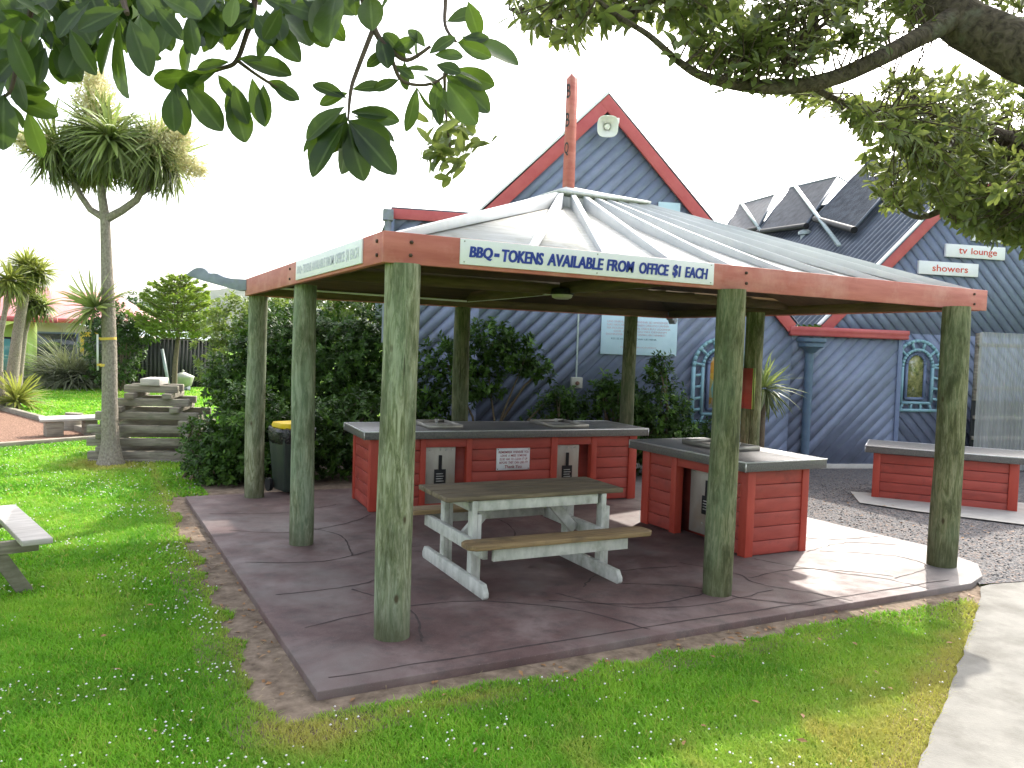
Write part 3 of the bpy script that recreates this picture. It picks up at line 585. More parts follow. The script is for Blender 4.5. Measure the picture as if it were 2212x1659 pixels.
# ------------------------------------------------------------------ barbecue shelter
gz = thing('barbecue_shelter', 'open barbecue shelter with round posts, red fascia and pale hipped roof', 'shelter', (2.95, 2.6, 0))
PO = [(.159, .079, .122), (.153, 2.807, .112), (.157, 5.393, .118), (2.879, 5.215, .115), (5.623, 5.086, .105), (5.667, 2.504, .115), (5.736, -.101, .13), (2.978, .003, .118)]
for i, (x, y, r) in enumerate(PO):
    n = 28; zs = [-.02, .03, .25, .6, 1.0, 1.4, 1.8, 2.2, 2.525]; ph = rng.random() * 6; B = MB()
    pts = [(x + .008 * math.sin(z * 1.9 + ph), y + .008 * math.cos(z * 1.6 + ph), z) for z in zs]
    rr = [r * (1.0 if z > .1 else .985) * (1.035 - .028 * z) * (1 + .015 * math.sin(z * 4 + ph)) for z in zs]
    B.tube(pts, rr, n); B.v = [(q[0] + rng.normal() * .0012, q[1] + rng.normal() * .0012, q[2]) for q in B.v]
    po = B.build('post', M[('post', 'post', 'post', 'post_dark', 'post_dark', 'post_moss', 'post_moss', 'post_moss')[i]], gz, smooth=True)
HT, FH = 2.52, .205
CN = [(0, 0), (6.36, 0), (6.30, 5.02), (0, 5.38)]
def fasc(a, b, th=.045, ext0=0, ext1=0):
    a = np.array((*a, 0.)); b = np.array((*b, 0.)); d = unit(b - a); nn = np.array((-d[1], d[0], 0))
    a = a - d * ext0; b = b + d * ext1
    return MB().prism([a + (0, 0, HT), b + (0, 0, HT), b + nn * th + (0, 0, HT), a + nn * th + (0, 0, HT)], (0, 0, FH)).build('fascia_board', M['red_fascia'], gz, bevel=.004)
fasc(CN[0], CN[1]); fasc(CN[3], CN[0], ext1=-.047); fasc(CN[1], CN[2], ext0=-.047); fasc(CN[2], CN[3], ext0=-.05, ext1=-.05)
def inner(a, b, nm='header_beam', z0=HT + .012, z1=HT + .17, th=.05):
    a = np.array((*a, 0.)); b = np.array((*b, 0.)); d = unit(b - a); nn = np.array((-d[1], d[0], 0)) * th / 2
    MB().prism([a - nn + (0, 0, z0), b - nn + (0, 0, z0), b + nn + (0, 0, z0), a + nn + (0, 0, z0)], (0, 0, z1 - z0)).build(nm, M['brown_beam'], gz)
inner((.05, .075), (6.3, .075)); inner((.08, 5.29), (6.2, 4.95)); inner((.078, .12), (.078, 5.25)); inner((6.26, .12), (6.22, 4.9))
inner((.12, 2.75), (6.2, 2.52), 'tie_beam', HT + .07, HT + .2); inner((2.96, .12), (2.9, 2.6), 'tie_beam', HT + .075, HT + .2); inner((2.9, 2.66), (2.88, 5.15), 'tie_beam', HT + .075, HT + .2)
# roof: hipped deck from the fascia up to a curb
Q0 = [(.05, .05), (6.31, .05), (6.25, 4.97), (.05, 5.33)]; Q1 = [(2.62, 2.28), (3.74, 2.24), (3.74, 2.98), (2.62, 3.02)]
ZD0, ZD1 = 2.635, 3.46
for i in range(4):
    j = (i + 1) % 4; P = [(*Q0[i], ZD0), (*Q0[j], ZD0), (*Q1[j], ZD1), (*Q1[i], ZD1)]
    MB().prism(P, (0, 0, .022)).build('roof_deck', M['roof_top'], gz)
    MB().prism([(a, b, c - .024) for a, b, c in P], (0, 0, .02)).build('ceiling_lining', M['brown_ply'], gz)
MB().prism([(x, y, ZD1 - .06) for x, y in Q1], (0, 0, .19)).build('roof_curb', M['white_wood'], gz)
def rafter(a, b, ra=.05, h=.145, za=ZD0 + .03, zb=ZD1 + .02):
    a = np.array((*a, za)); b = np.array((*b, zb)); d = unit(b - a); s = unit(np.cross((0, 0, 1), d)) * ra / 2; n = np.array((0, 0, 1.))
    aa = a + d * .02; P = [aa - s, aa + s, b + s, b - s]
    MB().add([p for p in P] + [P[0] + n * h * .34, P[1] + n * h * .34, P[2] + n * h, P[3] + n * h], [[3, 2, 1, 0], [4, 5, 6, 7], [0, 1, 5, 4], [1, 2, 6, 5], [2, 3, 7, 6], [3, 0, 4, 7]])  .build('rafter', M['rafter'], gz, bevel=.003)
for i in range(4):
    rafter(Q0[i], Q1[i], .05)
for k in range(8):
    rafter((1.12 + .66 * k, .06), (2.66 + .145 * k, 2.27)); rafter((1.12 + .66 * k, 5.25 - .05 * k), (2.66 + .145 * k, 3.02))
for k in range(6):
    rafter((.06, .95 + .7 * k), (2.62, 2.36 + .11 * k)); rafter((6.28, .9 + .66 * k), (3.74, 2.34 + .1 * k))
CB = [(2.60, 2.24), (3.76, 2.19), (3.76, 3.02), (2.60, 3.06)]; zc = 3.622
cv = [(*p, zc) for p in CB] + [(*p, zc + .022) for p in CB] + [(2.93, 2.6, 3.775), (3.42, 2.6, 3.755)]
MB().add(cv, [[3, 2, 1, 0], [0, 1, 5, 4], [1, 2, 6, 5], [2, 3, 7, 6], [3, 0, 4, 7], [4, 5, 9, 8], [5, 6, 9], [6, 7, 8, 9], [7, 4, 8]]).build('roof_cap', M['white_wood'], gz)
# the signpost on the peak
ms = MB().lathe((0, 0, 0), [(.066, 3.70), (.062, 4.93), (.0, 5.0)], 4).xform(np.array(Matrix.Rotation(math.radians(55), 3, 'Z')), (2.93, 2.58, 0))
mo = ms.build('mast', M['red_fascia'], gz)
th = math.radians(190); nd = np.array((math.cos(th), math.sin(th), 0)); xd = np.array((-nd[1], nd[0], 0))
for tx, z in (('B', 4.79), ('B', 4.48), ('Q', 4.165)):
    lettering([(tx, -.034, .034, -.075, .075)], np.array((2.93, 2.58, z)) + nd * (.0664 * math.cos(math.pi / 4) - .0023 * (z - 3.7)), xd, (0, 0, 1), nd, M['ink_black'], mo, .012, off=.004)
# carved projecting beam ends at the two far corners
gprof = [(-.033, 2.718), (.155, 2.725), (.273, 2.74), (.345, 2.768), (.385, 2.788), (.43, 2.79), (.47, 2.785), (.498, 2.79), (.52, 2.815), (.547, 2.838), (.585, 2.853), (.625, 2.857), (.67, 2.853), (.706, 2.842), (.745, 2.82), (.778, 2.796), (.822, 2.768), (.78, 2.748), (.704, 2.727), (.583, 2.694), (.391, 2.65), (.223, 2.611), (.081, 2.579), (-.036, 2.583)]
gd = np.array([-.75, .66, 0]); gn = np.array([.66, .75, 0])
MB().prism([np.array((-.03, 5.30, 0)) + gd * a + (0, 0, z) for a, z in gprof], gn * .1).build('carved_beam_end', M['carved'], gz, bevel=.006)
gd2 = np.array([.75, .66, 0]); gn2 = np.array([-.66, .75, 0])
MB().prism([np.array((6.26, 4.98, 0)) + gd2 * a + (0, 0, 2.66 - (z - 2.6) * .8) for a, z in gprof], gn2 * .1).build('carved_beam_end', M['carved'], gz, bevel=.006)
for x, z in ((.19, 2.664), (.186, 2.578), (3.123, 2.671), (3.128, 2.585), (6.142, 2.674), (6.151, 2.576)):
    MB().tube([(x, .002, z), (x, -.012, z)], .013, 6).build('bolt', M['bolt'], gz)
for y, z in ((.126, 2.668), (.121, 2.575), (2.80, 2.671), (2.80, 2.575)):
    MB().tube([(.002, y, z), (-.012, y, z)], .013, 6).build('bolt', M['bolt'], gz)
MB().tube([(2.88, 5.05, 2.60), (2.90, 3.9, 2.60), (2.88, 2.72, 2.605)], .012, 8).tube([(.2, 5.2, 2.63), (2.86, 5.05, 2.60)], .012, 8).build('conduit', M['white_plastic'], gz, smooth=True)
lt = thing('ceiling_lamp', 'round bulkhead lamp hung below the middle of the shelter ceiling', 'lamp', (2.85, 2.5, 2.53))
MB().lathe((0, 0, 0), [(.125, .05), (.125, .075), (.10, .12), (.0, .12)], 24).build('lamp_base', M['black'], lt, local=True, smooth=True)
MB().lathe((0, 0, 0), [(.0, .0), (.07, .003), (.105, .018), (.115, .05)], 24).build('lamp_cover', M['lightglass'], lt, local=True, smooth=True)
# token signs on the fascia
s1 = thing('token_sign', 'long white sign with blue lettering on the front red fascia', 'sign', (.54, 0, 2.547))
MB().b2((.54, -.012, 2.547), (2.772, -.001, 2.722)).build('board', M['white'], s1, bevel=.002)
tx = [('BBQ', .068, .243, .042, .122), ('-', .258, .294, .073, .088), ('TOKENS', .317, .648, .044, .122), ('AVAILABLE', .681, 1.163, .045, .123), ('FROM', 1.195, 1.443, .045, .123), ('OFFICE', 1.492, 1.772, .045, .123), ('$', 1.812, 1.862, .037, .130), ('1', 1.870, 1.892, .045, .123), ('EACH', 1.937, 2.165, .045, .122)]
lettering([(a, b, c, d - .004, e_ + .006) for a, b, c, d, e_ in tx], (.54, -.012, 2.547), (1, 0, 0), (0, 0, 1), (0, -1, 0), M['ink_blue'], s1, .022, .14, strokes=((-.0035, 0), (0, .0004), (.0035, .0008)))
sc = MB()
for x in (.57, 1.65, 2.74):
    for z in (2.565, 2.705): sc.tube([(x, -.011, z), (x, -.016, z)], .006, 6)
sc.build('screw', M['screw'], s1)
s2 = thing('token_sign', 'white sign with washed out lettering on the left hand fascia', 'sign', (0, .44, 2.545))
MB().b2((-.014, .442, 2.545), (-.001, 2.50, 2.718)).build('board', M['white'], s2, bevel=.002)
k = 2.058 / 2.232
lettering([(a, b * k, c * k, d, e_) for a, b, c, d, e_ in tx], (-.014, 2.50, 2.545), (0, -1, 0), (0, 0, 1), (-1, 0, 0), M['ink_faded'], s2, .02, .12)
ps = thing('red_post_sign', 'narrow red board with green marks fixed to the inner right post', 'sign', (5.54, 2.44, 1.33))
MB().b2((5.515, 2.33, 1.33), (5.537, 2.62, 1.83)).build('board', M['red_plank'], ps)
MB().b2((5.511, 2.33, 1.33), (5.541, 2.342, 1.83)).build('edge_strip', M['lime_trim'], ps)
# ------------------------------------------------------------------ barbecue counters
def counter(name, label, loc, rz, L, D, parts, H=.865, ov=(.11, .11, .12, .08), top=.095, doors=(), grills=(), ends=(0, 1), rec=.06, cat='counter', nb=6, back=True):
    t = thing(name, label, cat, loc, rz); bh = (H - .02) / nb
    core = MB().b2((.03, rec + .09, 0), (L - .03, D - .03, H - .01))
    core.build('carcass', M['red_plank'], t, local=True)
    for kind, x0, x1 in parts:
        if kind == 'post':
            MB().b2((x0, -.012, 0), (x1, .09, H)).build('trim_post', M['red_post'], t, local=True, bevel=.004)
        elif kind == 'panel':
            B = MB()
            for i in range(nb): B.b2((x0 + .001, .006, .012 + i * bh), (x1 - .001, .07, .012 + i * bh + bh - .007))
            B.build('plank_panel', M['red_plank'], t, local=True, bevel=.003)
        elif kind == 'lintel':
            MB().b2((x0, .0, H - .115), (x1, .08, H)).build('lintel', M['red_plank'], t, local=True, bevel=.003)
    for (x0, x1, z0, z1) in doors:
        d = MB().b2((x0, rec, z0), (x1, rec + .018, z1)).build('metal_door', M['steel'], t, local=True, bevel=.003)
        cx = (x0 + x1) / 2
        MB().b2((cx - .02, rec - .016, z0 + .42), (cx + .02, rec - .001, z1 - .10)).build('coin_slot', M['black'], d, local=True, bevel=.004)
        MB().b2((cx - .075, rec - .008, z0 + .22), (cx + .075, rec - .001, z0 + .42)).build('control_plate', M['black'], d, local=True, bevel=.003)
        lb = MB()
        for k in range(4): lb.b2((cx - .05, rec - .0105, z0 + .27 + k * .03), (cx + .05 - .012 * (k % 2), rec - .009, z0 + .281 + k * .03))
        lb.build('instruction_text', M['screw'], d, local=True)
        R = MB()
        for xx, zz in ((x0 + .06, z1 - .035), (cx, z1 - .035), (cx + .07, z1 - .04), (x1 - .05, z1 - .035), (cx - .06, z0 + .12), (cx + .03, z0 + .12), (cx + .06, z0 + .12)): R.tube([(xx, rec + .001, zz), (xx, rec - .008, zz)], .009, 8)
        R.build('rivet', M['screw'], d, local=True)
    for en in ends:
        x = 0 if en == 0 else L; sg = 1 if en == 0 else -1; B = MB()
        for i in range(nb): B.b2((min(x + sg * .006, x + sg * .05), .085, .012 + i * bh), (max(x + sg * .006, x + sg * .05), D - .09, .012 + i * bh + bh - .007))
        B.build('end_panel', M['red_plank'], t, local=True, bevel=.003)
        MB().b2((min(x - sg * .008, x + sg * .09), D - .09, 0), (max(x - sg * .008, x + sg * .09), D, H)).build('trim_post', M['red_post'], t, local=True, bevel=.004)
    if back: MB().b2((.09, D - .04, .0), (L - .09, D - .005, H)).build('back_panel', M['red_plank'], t, local=True)
    tp = MB().b2((-ov[0], -ov[2], H), (L + ov[1], D + ov[3], H + top)).build('counter_top', M['counter_top'], t, local=True, bevel=.004)
    e = .004; E_ = MB()
    x0, x1, y0, y1, z = -ov[0], L + ov[1], -ov[2], D + ov[3], H + top
    for a, b in (((x0, y0), (x1, y0)), ((x1, y0), (x1, y1)), ((x1, y1), (x0, y1)), ((x0, y1), (x0, y0))): E_.beam((*a, z - .004), (*b, z - .004), .012, .014)
    for a in ((x0, y0), (x1, y0), (x0, y1)): E_.beam((*a, H), (*a, H + top), .01, .01, up=(1, 0, 0))
    E_.build('edge_trim', M['alu'], tp, local=True)
    for (gx0, gx1, gy0, gy1) in grills:
        g = MB().b2((gx0, gy0, z + .001), (gx1, gy1, z + .012)).build('hotplate', M['steel'], t, local=True, bevel=.003)
        r_ = MB(); hh = .05
        r_.b2((gx0 - .012, gy0 - .012, z + .001), (gx1 + .012, gy0, z + hh)).b2((gx0 - .012, gy1, z + .001), (gx1 + .012, gy1 + .012, z + hh)).b2((gx0 - .012, gy0, z + .001), (gx0, gy1, z + hh)).b2((gx1, gy0, z + .001), (gx1 + .012, gy1, z + hh))
        r_.build('splash_rim', M['steel'], g, local=True)
        MB().lathe((gx0 + (gx1 - gx0) * .7, gy1 - .09, z + .012), [(.02, 0), (.02, .03), (.03, .035), (.03, .05), (0, .055)], 12).build('drain_knob', M['screw'], g, local=True, smooth=True)
    return t
c1 = counter('barbecue_counter', 'long red plank barbecue counter with two metal doors beneath a dark top', (1.24, 4.05, 0), math.radians(-3.9), 3.64, .92,
    [('post', -.008, .11), ('panel', .11, .605), ('post', .605, .675), ('lintel', .675, 1.20), ('post', 1.20, 1.27), ('panel', 1.27, 2.36), ('post', 2.36, 2.45), ('lintel', 2.45, 2.95), ('post', 2.95, 3.03), ('panel', 3.03, 3.53), ('post', 3.53, 3.648)],
    doors=((.685, 1.075, .05, .745), (2.46, 2.80, .05, .74)), grills=((.75, 1.17, .12, .82), (2.42, 2.92, .06, .78)))
MB().b2((.09, .07, -.001), (3.55, .12, .06)).build('kick_board', M['red_plank'], c1, local=True)
c2 = counter('barbecue_counter', 'short red plank barbecue counter with a recessed metal door beside the front right post', (4.045, 2.515, 0), math.radians(-90), 1.70, .82,
    [('post', -.008, .12), ('panel', .12, .52), ('post', .52, .61), ('lintel', .61, 1.3), ('post', 1.3, 1.37), ('panel', 1.37, 1.60), ('post', 1.60, 1.708)],
    ov=(.10, .10, .14, .14), doors=((.69, 1.24, .05, .74),), grills=((.36, 1.08, .28, .72),), rec=.13)
c3 = counter('storage_bench', 'lower red plank bench box with a pale worn top out on the gravel', (8.448, 2.877, G), math.radians(-54), 1.80, .86,
    [('post', -.008, .09), ('panel', .09, 1.69), ('post', 1.69, 1.808)], H=.70, ov=(.12, .14, .09, .09), top=.095, nb=5, cat='bench')
ns = thing('cleaning_notice', 'small white notice with maroon writing on the long counter front', 'sign', tuple(np.array([1.24, 4.05, 0]) + np.array([math.cos(math.radians(-3.9)), math.sin(math.radians(-3.9)), 0]) * 1.60 + np.array([0, 0, .445])), math.radians(-3.9))
MB().b2((0, -.01, 0), (.455, .004, .275)).build('board', M['white'], ns, local=True)
rM = np.array(ROOT[ns.name])
ld = lambda lines, im, **k: lettering(lines, rM[:3, 3] + rM[:3, :3] @ np.array((0, -.01, 0)), rM[:3, 0], (0, 0, 1), -rM[:3, 1], M[im], ns, **k)
ld([('REMEMBER', .022, .205, .212, .242), ('WHENEVER', .22, .36, .212, .242), ('YOU', .375, .437, .212, .242), ('LEAVE', .05, .14, .168, .197), ('A', .155, .175, .168, .197), ('MESS', .19, .265, .168, .197), ('SOMEONE', .28, .41, .168, .197),
    ('ELSE', .04, .11, .124, .153), ('HAS', .125, .18, .124, .153), ('TO', .195, .23, .124, .153), ('CLEAN', .245, .335, .124, .153), ('IT', .35, .372, .124, .153), ('UP', .387, .42, .124, .153),
    ('BEFORE', .035, .145, .08, .11), ('THEY', .16, .23, .08, .11), ('CAN', .245, .305, .08, .11), ('USE', .32, .375, .08, .11), ('IT!', .388, .428, .08, .11), ('Thank You', .11, .345, .022, .062)], 'ink_maroon', bold=.012, shear=.1)
MB().b2((.01, -.013, .255), (.022, -.009, .267)).b2((.433, -.013, .255), (.445, -.009, .267)).b2((.01, -.013, .008), (.022, -.009, .02)).b2((.433, -.013, .008), (.445, -.009, .02)).build('screw', M['bolt'], ns, local=True)
# ------------------------------------------------------------------ picnic table under the roof
pt = thing('picnic_table', 'white framed picnic table with brown top inside the shelter', 'picnic table', (1.75, 1.22, 0), math.radians(-1))
def board_poly(x0, x1, y0, y1, z0, z1, c):
    P = [(x0 + c, y0), (x1 - c, y0), (x1, y0 + c), (x1, y1 - c), (x1 - c, y1), (x0 + c, y1), (x0, y1 - c), (x0, y0 + c)]
    return MB().prism([(a, b, z0) for a, b in P], (0, 0, z1 - z0))
tb = MB()
for i in range(4):
    y0 = -.335 + i * .168; B = board_poly(-.865, .86, y0, y0 + .164, .715, .755, .012); tb.add(B.v, B.f)
tb.build('table_top', M['table_wood'], pt, local=True, bevel=.004)
for sg in (-1, 1):
    yc = sg * .695
    st = board_poly(-.85, .87, yc - .115, yc + .115, .425, .465, .05).build('seat', M['seat_wood'], pt, local=True, bevel=.006)
    MB().b2((-.62, yc + sg * .03 - .018, .315), (.64, yc + sg * .03 + .018, .424)).build('seat_rail', M['leg_wood'], pt, local=True, bevel=.003)
for x in (-.63, .63):
    P = [(-.68, .0), (.68, .0), (.70, .02), (.70, .055), (.655, .115), (-.655, .115), (-.70, .055), (-.70, .02)]
    MB().prism([(x - .045, a, b) for a, b in P], (.045, 0, 0)).build('skid', M['leg_wood'], pt, local=True, bevel=.004)
    MB().b2((x - .046, -.66, .315), (x - .001, .66, .42)).build('seat_bearer', M['leg_wood'], pt, local=True, bevel=.003)
    for y in (-.29, .33):
        MB().b2((x + .001, y - .045, .002), (x + .046, y + .045, .714)).b2((x + .049, y - .04, .03), (x + .088, y + .04, .60)).build('leg', M['leg_wood'], pt, local=True, bevel=.003)
    MB().b2((x + .001, -.32, .62), (x + .045, .32, .712)).build('top_bearer', M['leg_wood'], pt, local=True, bevel=.003)
    sx = 1 if x < 0 else -1
    MB().beam((x + sx * .07, .02, .33), (x + sx * .42, .02, .70), .05, .09).build('brace', M['leg_wood'], pt, local=True, bevel=.003)
MB().b2((-.58, -.315, .625), (.60, -.28, .713)).build('apron_rail', M['leg_wood'], pt, local=True, bevel=.003)
MB().b2((-.58, .28, .625), (.60, .315, .713)).build('apron_rail', M['leg_wood'], pt, local=True, bevel=.003)
# wheelie bin
wb = thing('wheelie_bin', 'dark wheelie bin with yellow lid and black liner between the left rear posts', 'bin', (.655, 5.62, -.0), math.radians(14))
def taper(x0, x1, y0, y1, x2, x3, y2, y3, z0, z1):
    return MB().add([(x0, y0, z0), (x1, y0, z0), (x1, y1, z0), (x0, y1, z0), (x2, y2, z1), (x3, y2, z1), (x3, y3, z1), (x2, y3, z1)], [[3, 2, 1, 0], [4, 5, 6, 7], [0, 1, 5, 4], [1, 2, 6, 5], [2, 3, 7, 6], [3, 0, 4, 7]])
taper(-.19, .19, -.2, .17, -.25, .25, -.27, .24, .03, .82).build('bin_body', M['dark_green'], wb, local=True, bevel=.02)
bl = MB().lathe((0, -.015, 0), [(.245, .66), (.275, .70), (.29, .76), (.295, .83), (.285, .865), (.24, .87)], 36, sup=4.5)
bl.v = [(a + rng.normal() * .008, b + rng.normal() * .008, c + rng.normal() * .006) for a, b, c in bl.v]
bl.build('bin_liner', M['bag'], wb, local=True, smooth=True)
MB().lathe((0, -.02, 0), [(.245, .872), (.25, .90), (.235, .935), (.1, .95), (.0, .95)], 32, sup=4.5).build('lid', M['yellow'], wb, local=True, smooth=True)
for sg in (-1, 1): MB().tube([(sg * .215, .19, .09), (sg * .265, .19, .09)], .09, 18).build('wheel', M['black'], wb, local=True, smooth=True)
MB().tube([(-.2, .30, .86), (.2, .30, .86)], .018, 8).b2((-.2, .22, .83), (-.16, .31, .87)).b2((.16, .22, .83), (.2, .31, .87)).build('handle', M['black'], wb, local=True)
wb.scale = (.90, .92, .98)
# ------------------------------------------------------------------ grey picnic table cut by the left edge
pg = thing('picnic_table', 'grey weathered picnic table standing on the lawn, cut by the left edge', 'picnic table', (-2.905, 2.50, G), math.radians(13.4))
MB().b2((.61, -.76, .435), (.82, .76, .48)).build('seat', M['pale_wood'], pg, local=True, bevel=.006)
MB().b2((-.82, -.76, .435), (-.61, .76, .48)).build('seat', M['pale_wood'], pg, local=True, bevel=.006)
B = MB()
for i in range(5): B.b2((-.37 + i * .15, -.8, .72), (-.225 + i * .15, .8, .762))
B.build('table_top', M['pale_wood'], pg, local=True, bevel=.005)
for y in (-.50, .50):
    MB().b2((-.77, y - .025, .335), (.77, y + .025, .434)).build('seat_bearer', M['grey_wood'], pg, local=True, bevel=.006)
    MB().b2((-.36, y - .025, .62), (.36, y + .025, .719)).build('top_bearer', M['grey_wood'], pg, local=True, bevel=.006)
    for sg in (-1, 1): MB().beam((sg * .70, y + .05, -.01), (sg * .27, y + .05, .72), .045, .11, up=(0, 0, 1)).build('leg', M['grey_wood'], pg, local=True, bevel=.006)
# ------------------------------------------------------------------ timber climbing stack
tsx = thing('timber_stack', 'stepped stack of crossed grey sleepers behind the cabbage tree trunk', 'climbing stack', (-.72, 9.75, G), math.radians(-16))
hw_ = [.86, .86, .86, .78, .60, .42]; z = 0.
MB().b2((-.83, -.75, 0), (.83, .75, .06)).build('base', M['grey_wood'], tsx, local=True, bevel=.01)
z = .06
for i, h in enumerate(hw_):
    for sy in (-1, 1):
        MB().b2((-h + rng.normal() * .015, sy * (h * .8 - .07) - .065, z), (h + rng.normal() * .015, sy * (h * .8 - .07) + .065, z + .118)).build('sleeper', M['grey_wood'], tsx, local=True, bevel=.008)
    z += .120; q = min(h, hw_[i + 1] if i + 1 < len(hw_) else .18)
    if i < 5:
        for sx in (-1, 1):
            x = sx * (q * .82 - .06)
            MB().b2((x - .07, -h * .84 - .06, z), (x + .07, h * .84 + .06, z + .088)).build('sleeper', M['grey_wood'], tsx, local=True, bevel=.008)
        z += .090
MB().b2((-.16, -.38, z), (.14, .3, z + .11)).build('sleeper', M['pale_wood'], tsx, local=True, bevel=.008)
# low bench on stumps
bn = thing('low_bench', 'low slab bench on two stump legs beside the bark bed', 'bench', (-2.0, 13.25, G), math.radians(12))
MB().prism([(-.62, -.22, .30), (.62, -.24, .32), (.64, .2, .345), (-.3, .26, .335), (-.58, .2, .33)], (0, 0, .05)).build('seat', M['pale_wood'], bn, local=True, bevel=.01)
MB().b2((-.50, -.2, 0), (-.20, .16, .305)).build('leg', M['grey_wood'], bn, local=True, bevel=.02)
MB().b2((.18, -.14, 0), (.42, .16, .315)).build('leg', M['grey_wood'], bn, local=True, bevel=.02)
MB().tube([(-2.02, 14.3, G), (-2.0, 14.3, G + .36)], [.2, .17], 14).build('tree_stump', M['grey_wood'], label='round cut stump just behind the low bench', cat='stump', smooth=True)
# ------------------------------------------------------------------ far left: house, shed, hive, posts
hz = thing('red_roofed_house', 'tan and lime green house with a faded red roof beyond the lawn', 'house', (-5, 40, G))
def px_wall(u0, u1, Z0, Z1):
    a = at(u0, 760, Z0); b = at(u1, 760, Z1); return np.array([a[0], a[1], 0]), np.array([b[0], b[1], 0])
a, b = px_wall(60, 292, 38.5, 39.5); d = unit(b - a); bk = np.array((-d[1], d[0], 0))
W = lambda s, y, z: a + d * s + bk * y + np.array((0, 0, z)); LW = np.linalg.norm(b - a)
def wbox(s0, s1, y0, y1, z0, z1): return MB().prism([W(s0, y0, z0), W(s1, y0, z0), W(s1, y1, z0), W(s0, y1, z0)], (0, 0, z1 - z0))
wbox(0, LW, 0, 5, G, 2.55).build('tan_wall', M['tan_wall'], hz)
rf = MB().add([W(-1, -.6, 2.62), W(LW + .35, -.6, 2.62), W(LW - 1.6, 2.6, 4.1), W(-1, 2.6, 4.1), W(LW + .35, 5.6, 2.62), W(-1, 5.6, 2.62)], [[0, 1, 2, 3], [1, 4, 2], [3, 2, 4, 5]]).build('roof', M['pink_roof'], hz)
MB().beam(W(-1, -.62, 2.55), W(LW + .35, -.62, 2.55), .06, .2).build('gutter', M['red_trim'], hz)
wi = wbox(.33, 2.2, -.05, 0, .75, 2.0).build('window', M['blue_trim'], hz); wbox(.41, 2.12, -.07, -.05, .83, 1.92).build('pane', M['glass'], wi)
wbox(2.30, 4.4, -.05, 0, .75, 2.05).build('yellow_panel', M['yellow_panel'], hz)
a, b = px_wall(-260, 78, 31, 32); d = unit(b - a); bk = unit((b - CP) * (1, 1, 0)); bk = unit(bk - d * .08); LW2 = np.linalg.norm(b - a)
wbox(0, LW2, 0, 6, G, 2.5).build('lime_wall', M['lime_wall'], hz)
wbox(LW2 - .3, LW2 + .03, -.04, 0, G, 2.5).build('corner_board', M['lime_trim'], hz)
wi = wbox(LW2 - 3.0, LW2 - .85, -.05, 0, .35, 1.75).build('window', M['black'], hz); wbox(LW2 - 2.92, LW2 - .93, -.07, -.05, .43, 1.67).build('pane', M['teal_glass'], wi)
MB().add([W(-1, -.7, 2.5), W(LW2 + .7, -.7, 2.5), W(LW2 + .7, 3, 3.9), W(-1, 3, 3.9)], [[0, 1, 2, 3]]).build('roof', M['pink_roof'], hz)
MB().beam(W(-1, -.72, 2.45), W(LW2 + .7, -.72, 2.45), .06, .2).build('gutter', M['red_trim'], hz)
sh = thing('dark_shed', 'low black shed with a pale iron roof behind the small conifer', 'shed', (.9, 29.2, G))
a = np.array((-.62, 28.4, 0)); b = np.array((3.2, 30.3, 0)); d = unit(b - a); bk = np.array((-d[1], d[0], 0)); LS = np.linalg.norm(b - a)
wbox(0, LS, 0, 3, G, 1.86).build('wall', M['dark_shed'], sh)
B = MB(); 
for i in range(26): s_ = i * LS / 26; B.prism([W(s_, -.02, G), W(s_ + .1, -.02, G), W(s_ + .1, .0, G), W(s_, .0, G)], (0, 0, 1.9))
B.build('batten_cladding', M['dark_shed'], sh)
MB().add([W(-.25, -.3, 1.98), W(LS + .2, -.3, 1.84), W(LS + .2, 3.1, 2.2), W(-.25, 3.1, 2.35)], [[0, 1, 2, 3]]).build('roof', M['galv'], sh)
hv = thing('letterbox_hive', 'cream hive shaped box on a small base in front of the dark shed', 'hive', (1.36, 27.5, G), .3)
MB().lathe((0, 0, 0), [(.30, .2), (.39, .52), (.41, .56), (.0, .74)], 6).lathe((0, 0, 0), [(.04, .72), (.05, .78), (0, .81)], 8).xform(np.array(Matrix.Rotation(.6, 3, 'Z')), (0, 0, 0)).build('box', M['hive'], hv, local=True)
hb = MB().b2((-.2, -.2, 0), (.2, .2, .19)).build('base', M['carved'], hv, local=True)
MB().b2((-.1, -.206, .07), (-.05, -.201, .12)).b2((.02, -.206, .07), (.07, -.201, .12)).build('entrance_hole', M['black'], hb, local=True)
MB().beam((.80, 26.5, .15), (.58, 26.9, 1.5), .10, .10, up=(1, 0, 0)).build('leaning_pipe', M['galv'], label='pale pipe leaning against the thin conifer trunk', cat='pipe')
p_ = at(116, 812, 35); MB().beam((p_[0], p_[1], G), (p_[0], p_[1], G + .75), .18, .18, up=(1, 0, 0)).build('bollard', M['grey_wood'], label='short square wooden post in front of the tan house wall', cat='bollard')
# white tube strapped to the palm
wp = thing('strapped_tube', 'thin white tube strapped to the tall cabbage tree trunk', 'tube', (-1.62, 8.98, 1.3))
MB().beam((-1.595, 9.04, 1.42), (-1.605, 9.02, 1.98), .03, .03, up=(1, 0, 0)).build('tube', M['white_plastic'], wp)
for z in (1.51, 1.92): MB().tube([(-1.452, 9.045 + .0 * z, z - .02), (-1.455, 9.045, z + .02)], .117, 20, cap=False).beam((-1.61, 9.03, z), (-1.56, 9.03, z), .02, .035).build('strap', M['yellow_panel'], wp, smooth=True)
